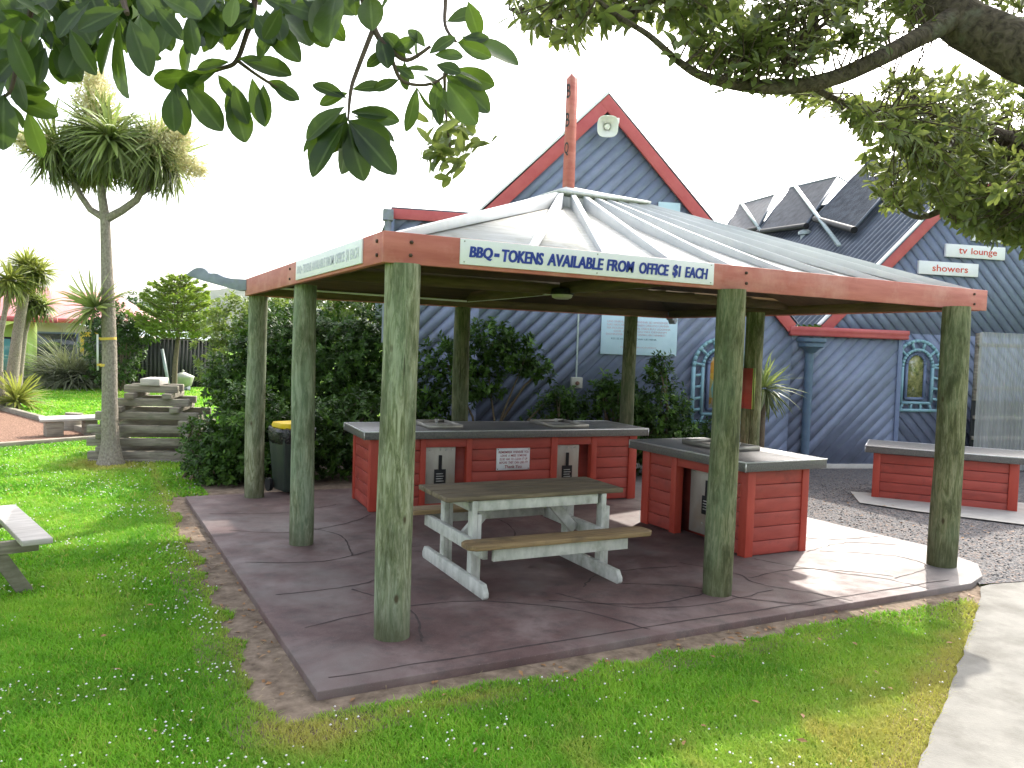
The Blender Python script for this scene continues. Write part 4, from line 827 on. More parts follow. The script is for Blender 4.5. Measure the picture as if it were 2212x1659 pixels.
# hills
def hill(name, pts, Z, dep):
    V = []; F = []; n = 60; us = np.linspace(pts[0][0], pts[-1][0], n); vs = np.interp(us, [p[0] for p in pts], [p[1] for p in pts]); 
    for u, v in zip(us, vs):
        p = at(u, v + rng.normal() * 1.0, Z); f0 = at(u, 760, Z * .8); bck = p + (p - CP) * .25; V += [(f0[0], f0[1], G - 1), (p[0] * .45 + f0[0] * .55, p[1] * .45 + f0[1] * .55, max(p[2] * .6, G)), tuple(p), (bck[0], bck[1], G - 1)]
    for i in range(n - 1):
        for k in range(3): F.append([i * 4 + k, (i + 1) * 4 + k, (i + 1) * 4 + k + 1, i * 4 + k + 1])
    return link(name, np.array(V), F, M['hill'], smooth=True, base=False)
props(hill('hill', [(-300, 690), (60, 692), (200, 690), (250, 668), (300, 652), (350, 640), (420, 626), (500, 622), (600, 634), (760, 668), (900, 700)], 1500, 200), kind='structure')
# ------------------------------------------------------------------ cabbage trees
def cabbage_head(c, up, n, L, droop=1.0, W=.05, spread=1.0, lo=-.55):
    """strap leaves radiating from a head; returns P, D, U, L, tone"""
    up = unit(up); u = rdir(n * 3); u = u[(u @ up) > lo][:n]; n = len(u)
    el = u @ up; D = u * spread + up * .15 * (1 - spread); ln = L * (.75 + .4 * rng.random(n))
    D[:, 2] -= droop * .35 * (1 - np.clip(el, 0, 1)); P = np.asarray(c) + u * .05
    U = np.tile(up, (n, 1)) + rng.normal(size=(n, 3)) * .3
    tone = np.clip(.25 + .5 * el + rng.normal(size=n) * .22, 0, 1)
    return P, D, U, ln, tone
def cabbage_tree(name, label, base, trunk, heads, cat='tree', group=None, m='leaf_strap', W=.045, bark='palm_bark', limbs=()):
    t = thing(name, label, cat, base, 0, group)
    MB().tube([p for p, r in trunk], [r for p, r in trunk], 18).build('trunk', M[bark], t, smooth=True)
    for l in limbs: MB().tube([p for p, r in l], [r for p, r in l], 10).build('limb', M[bark], t, smooth=True)
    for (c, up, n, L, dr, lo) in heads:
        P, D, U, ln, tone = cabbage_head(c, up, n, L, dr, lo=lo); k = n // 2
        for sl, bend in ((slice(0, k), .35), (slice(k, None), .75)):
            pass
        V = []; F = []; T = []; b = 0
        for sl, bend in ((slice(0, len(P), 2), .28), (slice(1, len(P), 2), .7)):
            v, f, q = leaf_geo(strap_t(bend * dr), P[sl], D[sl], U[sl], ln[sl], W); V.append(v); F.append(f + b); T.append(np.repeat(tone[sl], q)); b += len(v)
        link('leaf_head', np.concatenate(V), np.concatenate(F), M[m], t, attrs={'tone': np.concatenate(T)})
    return t
def panicle(t, c, d, n, L, R):
    d = unit(d); f = rng.random((n, 1)); P = np.asarray(c) + d * f * L + rdir(n) * R * np.sqrt(np.clip(1 - (1.6 * f - .7) ** 2, .1, 1)) * rng.random((n, 1)) ** .5
    D = rdir(n) + d * .4; leaf_obj('flower_panicle', LT_DIA, P, D, rdir(n), .10, .022, rng.random(n), M['panicle'], t)
tr = [((-1.40, 8.965, G - .02), .235), ((-1.405, 8.965, .06), .175), ((-1.41, 8.97, .3), .132), ((-1.425, 9.0, .9), .115), ((-1.435, 9.03, 1.7), .108), ((-1.46, 9.09, 2.5), .098), ((-1.49, 9.16, 3.2), .082), ((-1.514, 9.216, 3.8), .072), ((-1.56, 9.26, 4.15), .062), ((-1.62, 9.30, 4.75), .05)]
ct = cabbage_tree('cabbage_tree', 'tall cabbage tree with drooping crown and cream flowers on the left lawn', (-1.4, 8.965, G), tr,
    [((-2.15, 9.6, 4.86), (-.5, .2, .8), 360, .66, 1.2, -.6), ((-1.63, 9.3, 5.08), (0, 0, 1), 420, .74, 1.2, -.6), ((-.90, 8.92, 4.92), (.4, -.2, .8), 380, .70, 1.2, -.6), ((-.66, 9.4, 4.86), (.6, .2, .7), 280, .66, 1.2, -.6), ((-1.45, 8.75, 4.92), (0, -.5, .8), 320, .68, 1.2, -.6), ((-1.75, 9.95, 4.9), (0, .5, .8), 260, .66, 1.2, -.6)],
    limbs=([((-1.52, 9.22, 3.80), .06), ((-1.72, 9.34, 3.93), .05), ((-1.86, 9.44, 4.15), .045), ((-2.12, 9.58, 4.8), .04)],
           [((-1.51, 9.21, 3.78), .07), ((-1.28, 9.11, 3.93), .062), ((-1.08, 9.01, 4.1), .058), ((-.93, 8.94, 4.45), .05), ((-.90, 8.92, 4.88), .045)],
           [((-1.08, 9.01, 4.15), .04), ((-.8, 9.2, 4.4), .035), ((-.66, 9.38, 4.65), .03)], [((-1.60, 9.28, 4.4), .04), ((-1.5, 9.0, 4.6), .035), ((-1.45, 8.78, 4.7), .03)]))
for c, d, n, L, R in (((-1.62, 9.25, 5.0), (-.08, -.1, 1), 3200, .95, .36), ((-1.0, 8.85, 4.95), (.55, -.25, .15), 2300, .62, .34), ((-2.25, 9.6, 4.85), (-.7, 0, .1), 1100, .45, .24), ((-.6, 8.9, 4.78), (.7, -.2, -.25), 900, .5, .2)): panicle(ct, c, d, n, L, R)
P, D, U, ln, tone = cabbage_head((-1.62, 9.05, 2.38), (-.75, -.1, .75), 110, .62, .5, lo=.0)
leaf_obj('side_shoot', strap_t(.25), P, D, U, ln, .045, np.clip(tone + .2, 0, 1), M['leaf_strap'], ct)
# sheath of orange dry grass at the foot of the palm comes with the lawn blades
def small_cab(label, u, vb, Z, pts, heads, m='leaf_yellow'):
    base = at(u, vb, Z); base[2] = G
    trk = [(at(a, b, Z), r) for a, b, r in pts]; trk[0][0][2] = G - .02
    return cabbage_tree('small_cabbage_tree', label, tuple(base), trk, [(at(a, b, Z), (c, 0, 1), n, L, .9, lo) for a, b, c, n, L, lo in heads], group='young cabbage trees at the left edge', m=m, W=.05)
small_cab('young cabbage tree with a reddish trunk, cut by the left edge', 3, 880, 21.0, [(4, 880, .11), (-1, 800, .08), (2, 720, .07), (14, 655, .06), (22, 625, .055)], [(20, 608, 0, 260, .68, -.5)])
small_cab('young cabbage tree whose big tuft is the highest of the left edge group', 22, 880, 21.6, [(20, 880, .17), (28, 800, .15), (38, 720, .13), (52, 640, .12), (58, 600, .11)], [(58, 582, .1, 300, .70, -.4), (82, 592, .5, 130, .6, -.2)])
small_cab('thin leaning young cabbage tree with the lowest tuft of the left edge group', 44, 870, 22.2, [(36, 870, .1), (44, 790, .09), (52, 720, .085), (66, 672, .08)], [(68, 655, 0, 240, .62, -.5), (92, 662, .5, 110, .5, -.3)], 'leaf_strap')
sp = thing('spiky_clump', 'yellow green spiky clump at the foot of the left cabbage trees', 'plant', tuple(np.array(at(40, 868, 21)) * [1, 1, 0] + [0, 0, G]))
c0 = at(36, 850, 21); P, D, U, ln, tone = cabbage_head((c0[0], c0[1], G + .22), (.1, 0, 1), 170, .85, .4, lo=.05)
leaf_obj('leaf_tuft', strap_t(.3), P, D, U, ln, .055, np.clip(tone + .3, 0, 1), M['leaf_yellow'], sp); MB().tube([(c0[0], c0[1], G), (c0[0], c0[1], G + .25)], .07, 8).build('stem', M['stem'], sp)
# cabbage in front of the first arched window
sc_ = bw(-1.55, -1.0, G); sx = thing('small_cabbage_tree', 'thin spiky cabbage tree half hidden by posts before the left arched window', 'tree', tuple(sc_), 0)
MB().tube([sc_, sc_ + (0, 0, 1.35)], [.05, .04], 8).build('trunk', M['stem'], sx)
P, D, U, ln, tone = cabbage_head(sc_ + (0, 0, 1.5), (0, 0, 1), 150, .62, .7, lo=-.6)
leaf_obj('leaf_head', strap_t(.35), P, D, U, ln, .032, tone, M['leaf_strap'], sx)
# arching pampas clump
fx = at(160, 838, 30.2); fl = thing('pampas_clump', 'big arching pampas grass clump before the tan house', 'plant', (fx[0], fx[1], G))
n = 1500; u = rdir(n * 3); u = u[u[:, 2] > .12][:n]; n = len(u)
P = np.array((fx[0], fx[1], G)) + rng.normal(size=(n, 3)) * np.array([.28, .28, 0]); ln = 1.5 + .9 * rng.random(n)
leaf_obj('leaf_tuft', strap_t(.85), P, u * [.8, .8, 1] + [0, 0, .45], np.tile([0, 0, 1.], (n, 1)) + rng.normal(size=(n, 3)) * .3, ln, .045, rng.random(n), M['leaf_flax'], fl)
# conifer in layers
cf = at(376, 850, 29); cfb = np.array((cf[0], cf[1], G)); cn = thing('layered_conifer', 'small layered conifer with a bare pale trunk in front of the dark shed', 'tree', tuple(cfb))
MB().tube([cfb, cfb + (.02, 0, 1.0), cfb + (.1, 0, 2.0), cfb + (.08, 0, 4.0)], [.1, .085, .07, .02], 10).build('trunk', M['stem'], cn, smooth=True)
Pp = []; Dd = []; BR = MB()
for k, (z, r) in enumerate(((1.95, 1.45), (2.25, 1.5), (2.6, 1.35), (2.95, 1.28), (3.25, 1.05), (3.55, .85), (3.8, .6), (4.02, .4))):
    nb_ = 8 if r > .7 else 6
    for j in range(nb_):
        a = 2 * math.pi * (j + .5 * (k % 2) + .3 * rng.random()) / nb_; rr_ = r * (.78 + .3 * rng.random()); d = np.array([math.cos(a), math.sin(a), 0])
        o = cfb + np.array([.08, 0, z]); tip = o + d * rr_ + np.array([0, 0, .28 * rr_ + .05]); BR.tube([o, o + d * rr_ * .5 + (0, 0, .02), tip], [.025, .018, .008], 5)
        m_ = int(105 * rr_); f = .18 + .82 * rng.random(m_) ** .7; side = np.array([-d[1], d[0], 0]); w_ = .30 * rr_ * np.sin(np.clip(f, 0, .97) * math.pi) ** .6 + .06
        q = o + d * (f * rr_)[:, None] + side * (rng.uniform(-1, 1, m_) * w_)[:, None]; q[:, 2] += .34 * rr_ * f ** 2 + rng.normal(size=m_) * .028 + .03
        Pp.append(q); Dd.append(d + side * rng.uniform(-.8, .8, m_)[:, None] + np.array([0, 0, .35]) + rng.normal(size=(m_, 3)) * .25)
BR.build('branch', M['stem'], cn); Pp = np.concatenate(Pp); Dd = np.concatenate(Dd); n = len(Pp)
leaf_obj('foliage', LT_MID, Pp, Dd, rdir(n) + [0, 0, 1], .2, .075, np.clip(.3 + rng.random(n) * .7 - (rng.random(n) < .2) * .3, 0, 1), M['leaf_conifer'], cn)
# ------------------------------------------------------------------ shrubs
def shrub(name, label, base, ells, ncl, nl, ln, m='leaf_bush', cat='shrub', stems=(), group=None, wr=.40, shell=.6, T=None):
    t = thing(name, label, cat, base, 0, group); B = MB()
    P, D, U, tone, tips, dirs = clump_crown(ells, ncl, nl, ln, shell, base[2] + .05)
    leaf_obj('foliage', T or LT_MID, P, D, U, ln * (.7 + .5 * rng.random(len(P))), ln * wr, tone, M[m], t)
    b = np.asarray(base, float)
    if not stems:
        for c, r in ells[:6]:
            for j in range(4):
                q = np.array(c) + rdir(1)[0] * np.array(r) * .6; B.tube([b + rng.normal(size=3) * [.12, .12, 0], (b * .4 + q * .6) + rng.normal(size=3) * .08, q], [.03, .02, .007], 6)
    for s_ in stems: B.tube([p for p in s_], [.028 - .018 * i / (len(s_) - 1) for i in range(len(s_))], 6)
    B.build('stem', M['stem'], t); return t
shrub('broadleaf_bush', 'large dark glossy bush filling the space behind the left posts', (1.0, 7.6, G),
      [((.30, 6.95, .7), (.62, .5, .8)), ((1.0, 6.75, .5), (.9, .55, .7)), ((.15, 6.75, .3), (.5, .4, .45)), ((2.6, 6.7, .9), (.55, .45, 1.0)), ((.6, 6.8, .25), (.7, .45, .4)), ((1.9, 6.8, .6), (.9, .55, .8))] +
      [(tuple(CP + (np.array(c) - CP) * 1.13), tuple(np.array(r) * 1.1)) for c, r in [((.10, 7.75, 1.35), (.36, .4, .5)), ((.42, 7.5, 1.40), (.50, .55, .75)), ((.75, 7.3, 1.65), (.62, .7, .9)), ((1.3, 7.3, 1.1), (1.0, .95, 1.25)), ((1.9, 7.3, 1.65), (.9, .8, 1.05)), ((1.15, 7.9, 1.95), (.9, .8, .75)), ((2.3, 7.2, 1.7), (.6, .6, .9)), ((2.2, 7.1, .8), (.8, .8, 1.0))]], 6200, 13, .098, shell=.42)
shrub('trailing_bush', 'low dark spreading bush at the lawn edge left of the shelter', (-.30, 7.2, G), [((-.12, 7.05, .3), (.42, .45, .5)), ((-.30, 7.3, .55), (.25, .3, .3)), ((-.08, 6.7, .15), (.4, .35, .3))], 330, 12, .09)
shrub('lime_tree', 'sunlit yellow green tree rising behind the left fascia', (4.8, 17.2, G), [((4.9, 17.2, 2.6), (1.9, 1.4, 1.6)), ((4.9, 17.2, 3.7), (1.3, 1.0, .9)), ((5.7, 16.8, 3.6), (1.1, .9, 1.1)), ((3.6, 17.4, 2.6), (1.3, 1.1, 1.2))], 900, 12, .17, 'leaf_lime', 'tree')
shrub('pale_shrub', 'pale grey green shrub at the left back corner of the shelter roof', (1.6, 14.6, G), [((1.6, 14.6, 1.6), (1.2, .9, 1.3)), ((1.2, 14.8, 2.4), (.6, .6, .65)), ((2.2, 14.3, 2.4), (.9, .7, .9))], 620, 12, .13, 'leaf_lime')
A_ = lambda s, y, z: bw(s, y, z)
shrub('wall_shrub', 'tall open shrub with bare stems against the blue wall beside a back post', tuple(A_(-6.2, -.9, G)),
      [(A_(-6.75, -.8, 1.75), (.55, .35, .45)), (A_(-6.15, -.9, 2.05), (.5, .35, .5)), (A_(-5.75, -.85, 1.95), (.45, .32, .35)), (A_(-5.4, -.8, 1.65), (.35, .3, .22)), (A_(-6.95, -.9, 1.0), (.5, .4, .5)), (A_(-6.3, -.9, 1.5), (.5, .35, .4))], 560, 11, .11,
      stems=[[A_(-6.15, -.9, G), A_(-6.05, -.9, .8), A_(-6.2, -.9, 1.7)], [A_(-6.1, -.9, G), A_(-5.95, -.9, .9), A_(-5.6, -.85, 1.8)], [A_(-6.2, -.9, G), A_(-6.4, -.9, .9), A_(-6.8, -.8, 1.7)], [A_(-5.98, -.9, .8), A_(-5.6, -.9, 1.4), A_(-5.3, -.8, 1.65)], [A_(-6.0, -.9, .3), A_(-5.5, -.95, .9), A_(-5.2, -.9, 1.2)]], shell=.35)
shrub('wall_shrub', 'loose low shrub below the notice board, left of the grey socket box', tuple(A_(-4.9, -.9, G)), [(A_(-5.05, -.9, .75), (.6, .4, .65)), (A_(-4.65, -.9, .9), (.5, .4, .45)), (A_(-5.0, -1.0, 1.2), (.25, .25, .25))], 340, 10, .095, shell=.35)
shrub('wall_shrub', 'upright shrub right of the grey socket box beside a back post', tuple(A_(-4.0, -.9, G)), [(A_(-4.05, -.9, 1.15), (.5, .4, .55)), (A_(-3.75, -.95, .8), (.5, .4, .7)), (A_(-4.25, -.9, 1.4), (.25, .25, .28))], 380, 10, .10, shell=.35)
shrub('wall_shrub', 'glossy rounded shrub directly right of the second back post', tuple(A_(-3.2, -.9, G)), [(A_(-3.3, -.9, .9), (.55, .45, .85)), (A_(-3.15, -.95, .5), (.6, .5, .6)), (A_(-3.35, -.85, 1.7), (.22, .25, .3))], 560, 11, .095, shell=.42)
shrub('wall_shrub', 'small dark shrub below the left arched window', tuple(A_(-2.55, -.8, G)), [(A_(-2.6, -.8, .45), (.4, .35, .5)), (A_(-2.3, -.8, .7), (.25, .25, .25))], 200, 10, .085, shell=.35)
lf = thing('broad_leaf_plant', 'single pale broad blade leaning above the back of the long counter', 'plant', tuple(A_(-6.05, -1.15, G)))
q = A_(-6.05, -1.15, .0); leaf_obj('leaf', strap_t(.7), [q, q + (.1, 0, 0)], [(-.25, 0, 1), (.15, .1, 1)], [(1, 0, .3), (-1, .3, .3)], np.array([1.42, 1.2]), .12, np.array([1., .35]), M['leaf_yellow'], lf)
shrub('garden_shrub', 'leafy shrub between the tall palm trunk and the dark shed', (-.9, 27.2, G), [((-1.0, 27.2, 1.5), (1.0, .8, 1.5)), ((-.2, 27.4, 2.2), (.9, .7, .6)), ((-1.2, 27.4, 2.5), (.7, .6, .7))], 500, 11, .17, 'leaf_bush')
shrub('distant_tree', 'hazy tree above the far house roof end', (2.2, 60, G), [((1.6, 60, 3.4), (2.2, 1.5, 2.0)), ((3.8, 61, 3.0), (2.4, 1.5, 1.6))], 300, 10, .35, 'leaf_bush', 'tree')
# ------------------------------------------------------------------ overhanging tree
ot = thing('overhanging_tree', 'broad leaved tree leaning in from the right and over the camera', 'tree', tuple(np.array(at(3150, 1200, 3.0)) * [1, 1, 0] + [0, 0, G]))
Wp = lambda L: [at(u, v, z) for u, v, z in L]
tb_ = at(3150, 1200, 3.0); tb_[2] = G - .05
def limb(nm, pts, rad, m='tree_bark', n=14, jit=0.):
    p = [np.asarray(q, float) for q in pts]; k = len(p); tt = np.linspace(0, k - 1, (k - 1) * 5 + 1); o = []; r = []
    for t in tt:
        i = min(int(t), k - 2); f = t - i; a, b, c, d = p[max(i - 1, 0)], p[i], p[i + 1], p[min(i + 2, k - 1)]
        o.append(.5 * (2 * b + (c - a) * f + (2 * a - 5 * b + 4 * c - d) * f * f + (3 * b - a - 3 * c + d) * f ** 3) + rng.normal(size=3) * jit); r.append(rad[i] + (rad[i + 1] - rad[i]) * f)
    MB().tube(o, r, n).build(nm, M[m], ot, smooth=True); return o
limb('trunk', [tb_, tb_ + (-.05, 0, .6), at(2950, 560, 3.0), at(2600, 300, 3.0), at(2320, 165, 3.1), at(2150, 85, 3.25), at(2010, 0, 3.4), at(1880, -120, 3.6), at(1700, -230, 3.6), at(1350, -330, 2.9)], [.2, .18, .16, .135, .112, .10, .085, .07, .055, .04], n=20, jit=.003)
b1 = limb('branch', Wp([(2060, 40, 3.3), (1990, 78, 3.2), (1880, 135, 3.1), (1790, 172, 3.05), (1690, 188, 3.0), (1600, 184, 2.95), (1520, 165, 2.9), (1465, 132, 2.9), (1400, 75, 2.9), (1330, 32, 2.9), (1270, -20, 2.9)]), [.05, .037, .032, .030, .027, .022, .017, .013, .011, .009, .007])
b2 = limb('branch', Wp([(1760, 190, 3.05), (1800, 212, 3.2), (1880, 240, 3.5), (1960, 262, 3.8), (2060, 330, 4.1)]), [.012, .013, .013, .012, .008])
b3 = limb('branch', Wp([(2420, 330, 3.3), (2260, 430, 3.7), (2160, 410, 4.0), (2080, 430, 4.1), (1990, 470, 4.2), (1930, 440, 4.3)]), [.05, .035, .027, .02, .014, .008])
b4 = limb('branch', Wp([(2350, 330, 3.4), (2200, 300, 4.2), (2080, 260, 4.6), (1980, 215, 4.8)]), [.04, .03, .02, .01])
b5 = limb('branch', Wp([(1800, -170, 3.6), (1780, -40, 3.4), (1760, 40, 3.3), (1745, 95, 3.2), (1700, 165, 3.05)]), [.02, .018, .015, .013, .012])
b6 = limb('branch', Wp([(1600, -260, 3.4), (1480, -80, 3.0), (1400, 5, 3.0), (1340, 30, 3.1), (1250, 30, 3.2), (1160, 40, 3.3), (1100, 20, 3.4)]), [.02, .016, .013, .01, .008, .007, .005])
# the near branch over the camera
nb0 = limb('branch', [at(1700, -230, 3.6), at(1350, -330, 2.6), at(1000, -230, 1.75), at(600, -150, 1.5), at(150, -120, 1.4), at(-250, -60, 1.4)], [.04, .035, .024, .018, .014, .01])
T1 = limb('twig', Wp([(770, -170, 1.58), (782, -20, 1.5), (812, 70, 1.5), (842, 105, 1.5), (880, 130, 1.5), (930, 100, 1.5)]), [.009, .008, .006, .005, .004, .003], 'twig', 8)
limb('twig', Wp([(806, 62, 1.5), (772, 150, 1.48), (758, 195, 1.46), (752, 258, 1.45)]), [.005, .0042, .0036, .002], 'twig', 7)
limb('twig', Wp([(840, 103, 1.5), (851, 140, 1.5), (868, 174, 1.5), (905, 184, 1.5), (940, 178, 1.5), (968, 158, 1.5)]), [.0045, .004, .0036, .003, .003, .002], 'twig', 7)
limb('twig', Wp([(565, -150, 1.5), (548, 20, 1.5), (532, 75, 1.5), (510, 132, 1.5), (478, 148, 1.5), (420, 165, 1.5), (350, 180, 1.5)]), [.007, .006, .005, .0045, .004, .003, .002], 'twig', 7)
limb('twig', Wp([(512, 130, 1.5), (545, 155, 1.5), (575, 175, 1.5), (600, 190, 1.5)]), [.004, .003, .003, .002], 'twig', 7)
limb('twig', Wp([(250, -140, 1.4), (262, -20, 1.35), (275, 30, 1.32)]), [.007, .006, .004], 'twig', 7)
limb('twig', Wp([(60, -120, 1.4), (70, 0, 1.35), (40, 120, 1.35), (20, 200, 1.35), (-20, 210, 1.35)]), [.006, .005, .004, .003, .002], 'twig', 7)
limb('twig', Wp([(962, -200, 1.9), (963, -20, 1.8), (962, 55, 1.75), (985, 90, 1.7)]), [.006, .005, .004, .003], 'twig', 7)
limb('twig', Wp([(960, 160, 1.7), (962, 230, 1.9), (968, 290, 2.1), (975, 340, 2.2)]), [.004, .003, .003, .002], 'twig', 7)
LV = []   # near leaves: base px, tip px, depth, width ratio
def lv(u0, v0, u1, v1, Z=1.42, w=.42, dz=0.): LV.append((at(u0, v0, Z), at(u1, v1, Z + dz), w))
for a in [(60, 30, -30, 90, 1.3), (100, 20, 40, 110, 1.3), (150, -20, 20, 20, 1.32), (150, 60, 215, 160, 1.25), (262, 30, 200, 165, 1.2), (262, 40, 262, 228, 1.2, .40), (280, 40, 320, 180, 1.22, .40), (300, 30, 345, 145, 1.25), (330, 10, 400, 85, 1.3), (275, 20, 165, 70, 1.28), (200, 0, 120, 90, 1.3), (340, -10, 440, 40, 1.3), (380, 10, 345, 120, 1.35), (410, 30, 425, 130, 1.35), (470, 10, 380, 50, 1.4), (480, 20, 440, 110, 1.4), (548, 20, 470, 45, 1.45), (548, 28, 480, 70, 1.45), (540, 45, 445, 90, 1.45), (552, 30, 600, 100, 1.4, .5), (560, 30, 662, 135, 1.42), (575, 20, 610, 110, 1.42), (600, 5, 715, 52, 1.45), (640, -20, 745, 30, 1.45), (560, -10, 640, 40, 1.45), (510, 130, 570, 118, 1.48), (515, 130, 640, 150, 1.5), (500, 135, 420, 145, 1.48), (478, 148, 370, 175, 1.48, .36), (440, 160, 325, 170, 1.48), (380, 177, 430, 295, 1.45), (372, 190, 380, 290, 1.42), (400, 178, 475, 290, 1.45), (440, 165, 420, 230, 1.5), (470, 160, 512, 215, 1.5), (495, 185, 498, 270, 1.5), (505, 180, 545, 270, 1.48), (500, 200, 520, 322, 1.5), (545, 165, 575, 278, 1.5, .36), (570, 180, 590, 280, 1.5, .36), (580, 180, 650, 222, 1.5), (590, 190, 640, 220, 1.52), (575, 175, 630, 200, 1.52),
          (20, 60, 60, 190, 1.3), (40, 120, -20, 180, 1.35), (30, 130, 75, 240, 1.38), (20, 210, 120, 215, 1.4), (25, 215, 125, 258, 1.4), (15, 220, 45, 280, 1.4), (60, 235, 85, 345, 1.4), (-20, 230, 15, 290, 1.35), (10, 200, -20, 330, 1.35), (40, 180, 110, 200, 1.4), (100, 100, 75, 190, 1.35), (90, 80, 50, 165, 1.35), (0, 20, 90, 60, 1.3), (20, -10, 110, 40, 1.3),
          (758, 195, 835, 60 + 120, 1.5), (755, 200, 680, 215, 1.5), (752, 215, 670, 180, 1.5), (750, 230, 648, 300, 1.4, .6), (750, 240, 705, 345, 1.42, .5), (755, 245, 845, 235, 1.46, .4), (755, 240, 870, 265, 1.46, .36), (750, 255, 780, 345, 1.42, .5), (748, 258, 848, 320, 1.44, .5), (752, 262, 842, 400, 1.42, .4), (748, 262, 705, 412, 1.4, .42), (745, 262, 655, 350, 1.42), (750, 262, 745, 390, 1.44), (760, 250, 862, 300, 1.48), (740, 250, 640, 325, 1.46), (750, 270, 800, 395, 1.42),
          (842, 105, 790, 30 + 120, 1.5), (860, 120, 800, 110, 1.5), (880, 130, 830, 60, 1.5), (895, 120, 850, 95, 1.5), (905, 130, 900, 60, 1.5, .5), (920, 105, 880, 60, 1.5), (925, 120, 990, 75, 1.5), (935, 120, 1005, 110, 1.5), (940, 140, 1000, 165, 1.5, .5), (955, 150, 1045, 190, 1.52), (960, 160, 1020, 225, 1.55), (950, 170, 945, 240, 1.5, .45), (965, 175, 1050, 275, 1.5, .42), (930, 180, 975, 250, 1.52), (900, 184, 880, 290, 1.48, .3), (865, 172, 800, 190, 1.5), (870, 150, 930, 165, 1.5), (850, 140, 900, 170, 1.5), (910, 160, 960, 200, 1.5), (985, 90, 1065, 130, 1.55), (990, 80, 1130, 148, 1.6, .45), (985, 95, 1060, 70, 1.6), (962, 50, 1045, 30, 1.7, .5), (1010, 0, 1035, 80, 1.6, .5), (960, 160, 1075, 230, 1.6, .4), (970, 150, 1080, 170, 1.6), (930, 190, 960, 280, 1.6, .36), (900, 185, 935, 255, 1.6, .3), (820, 75, 845, 160, 1.5), (845, 110, 905, 90, 1.5), (875, 130, 870, 200, 1.52)]:
    lv(*a)
for u, v, R, k in ((700, -40, 60, 12), (600, -10, 60, 12), (480, -30, 70, 22), (330, -30, 80, 26), (170, -20, 90, 30), (20, -10, 70, 24), (830, -60, 50, 6), (430, 30, 60, 9), (230, 40, 70, 9), (120, 70, 60, 9), (10, 110, 40, 8)):
    for j in range(k):
        a = rng.random() * 6.28; uu, vv = u + rng.normal() * R * .6, v + rng.normal() * R * .4; Z = 1.35 + .25 * rng.random()
        lv(uu, vv, uu + math.cos(a) * 75, vv + 60 + 40 * rng.random(), Z, .42, rng.normal() * .04)
P = np.array([a for a, b, c in LV]); Tp = np.array([b for a, b, c in LV]); D = Tp - P; L = np.linalg.norm(D, axis=1)
D += rng.normal(size=D.shape) * .10 * L[:, None]
U = -RF + rng.normal(size=D.shape) * .45 + np.array([0, 0, .3])
V_, F_, k_ = leaf_geo(LT_BIG, P, D, U, L * .93, L * np.array([c for a, b, c in LV]) * (.86 + .28 * rng.random(len(P))))
link('near_foliage', V_, F_, M['leaf_big'], ot, smooth=True, attrs={'tone': np.repeat(rng.random(len(P)) ** 1.3, k_), 'rib': np.tile(BIG_RIB, len(P))})
# small leaved sprays
def spray(regions, nl, ln, nm, m='leaf_tree', att=(), T=LT_OVAL):
    tips = []; dirs = []; B = MB(); at_ = np.array([p for b in att for p in b]) if att else None
    for poly, z0, z1, k in regions:
        poly = np.array(poly, float); lo = poly.min(0); hi = poly.max(0); c = 0; mid = poly.mean(0)
        while c < k:
            p = lo + (hi - lo) * rng.random(2); ins = False; j = len(poly) - 1
            for i in range(len(poly)):
                if (poly[i][1] > p[1]) != (poly[j][1] > p[1]) and p[0] < (poly[j][0] - poly[i][0]) * (p[1] - poly[i][1]) / (poly[j][1] - poly[i][1]) + poly[i][0]: ins = not ins
                j = i
            if not ins: continue
            c += 1; q = at(p[0], p[1], z0 + (z1 - z0) * rng.random()); d = rdir(1)[0] * .8 + np.array([-.25, -.1, .15]); 
            if at_ is not None:
                i = np.argmin(((at_ - q) ** 2).sum(1)); e_ = q - at_[i]; l = np.linalg.norm(e_); d = d * .5 + e_ / (l + .01)
                if l < .55: B.tube([at_[i], at_[i] + e_ * .5 + rng.normal(size=3) * .03, q], [.0045, .003, .0015], 5, cap=False)
                else: B.tube([q - unit(d) * .25, q], [.003, .0015], 5, cap=False)
            tips.append(q); dirs.append(unit(d))
    P, D, U = rosettes(np.array(tips), np.array(dirs), nl, ln, 1.0, .1, .7)
    tone = np.repeat(rng.random(len(tips)), nl) * .6 + rng.random(len(P)) * .4
    leaf_obj(nm, T, P, D, U, ln * (.65 + .6 * rng.random(len(P))), ln * .40, tone, M[m], ot)
    if B.v: B.build('twig', M['twig'], ot)
spray([([(1440, -60), (1960, -60), (1990, 40), (1900, 95), (1800, 130), (1640, 165), (1540, 140), (1450, 80)], 2.8, 3.6, 190), ([(1090, -30), (1450, -50), (1470, 60), (1400, 40), (1300, 55), (1240, 100), (1180, 70), (1110, 50)], 2.9, 3.6, 85), ([(1510, 30), (1640, 40), (1700, 140), (1640, 160), (1560, 150)], 2.8, 3.1, 40)], 10, .066, 'foliage', att=(b1, b5, b6))
spray([([(1920, 150), (2240, 170), (2240, 420), (2080, 430), (1960, 350), (1890, 240)], 3.2, 5.2, 250), ([(1850, 330), (1940, 300), (2240, 330), (2240, 560), (2130, 505), (2010, 460), (1920, 445), (1870, 400)], 3.6, 5.2, 300), ([(1640, 195), (1760, 195), (1900, 230), (1990, 300), (1900, 310), (1800, 240)], 3.0, 4.0, 60), ([(1960, -60), (2260, -60), (2260, 40), (2090, 0), (1990, 40)], 3.3, 4.2, 60), ([(2060, 440), (2240, 430), (2240, 545), (2190, 530), (2100, 500)], 3.6, 4.6, 120), ([(2240, 100), (2700, 200), (2700, 700), (2240, 560)], 3.2, 5.5, 420)], 11, .060, 'foliage', att=(b2, b3, b4))
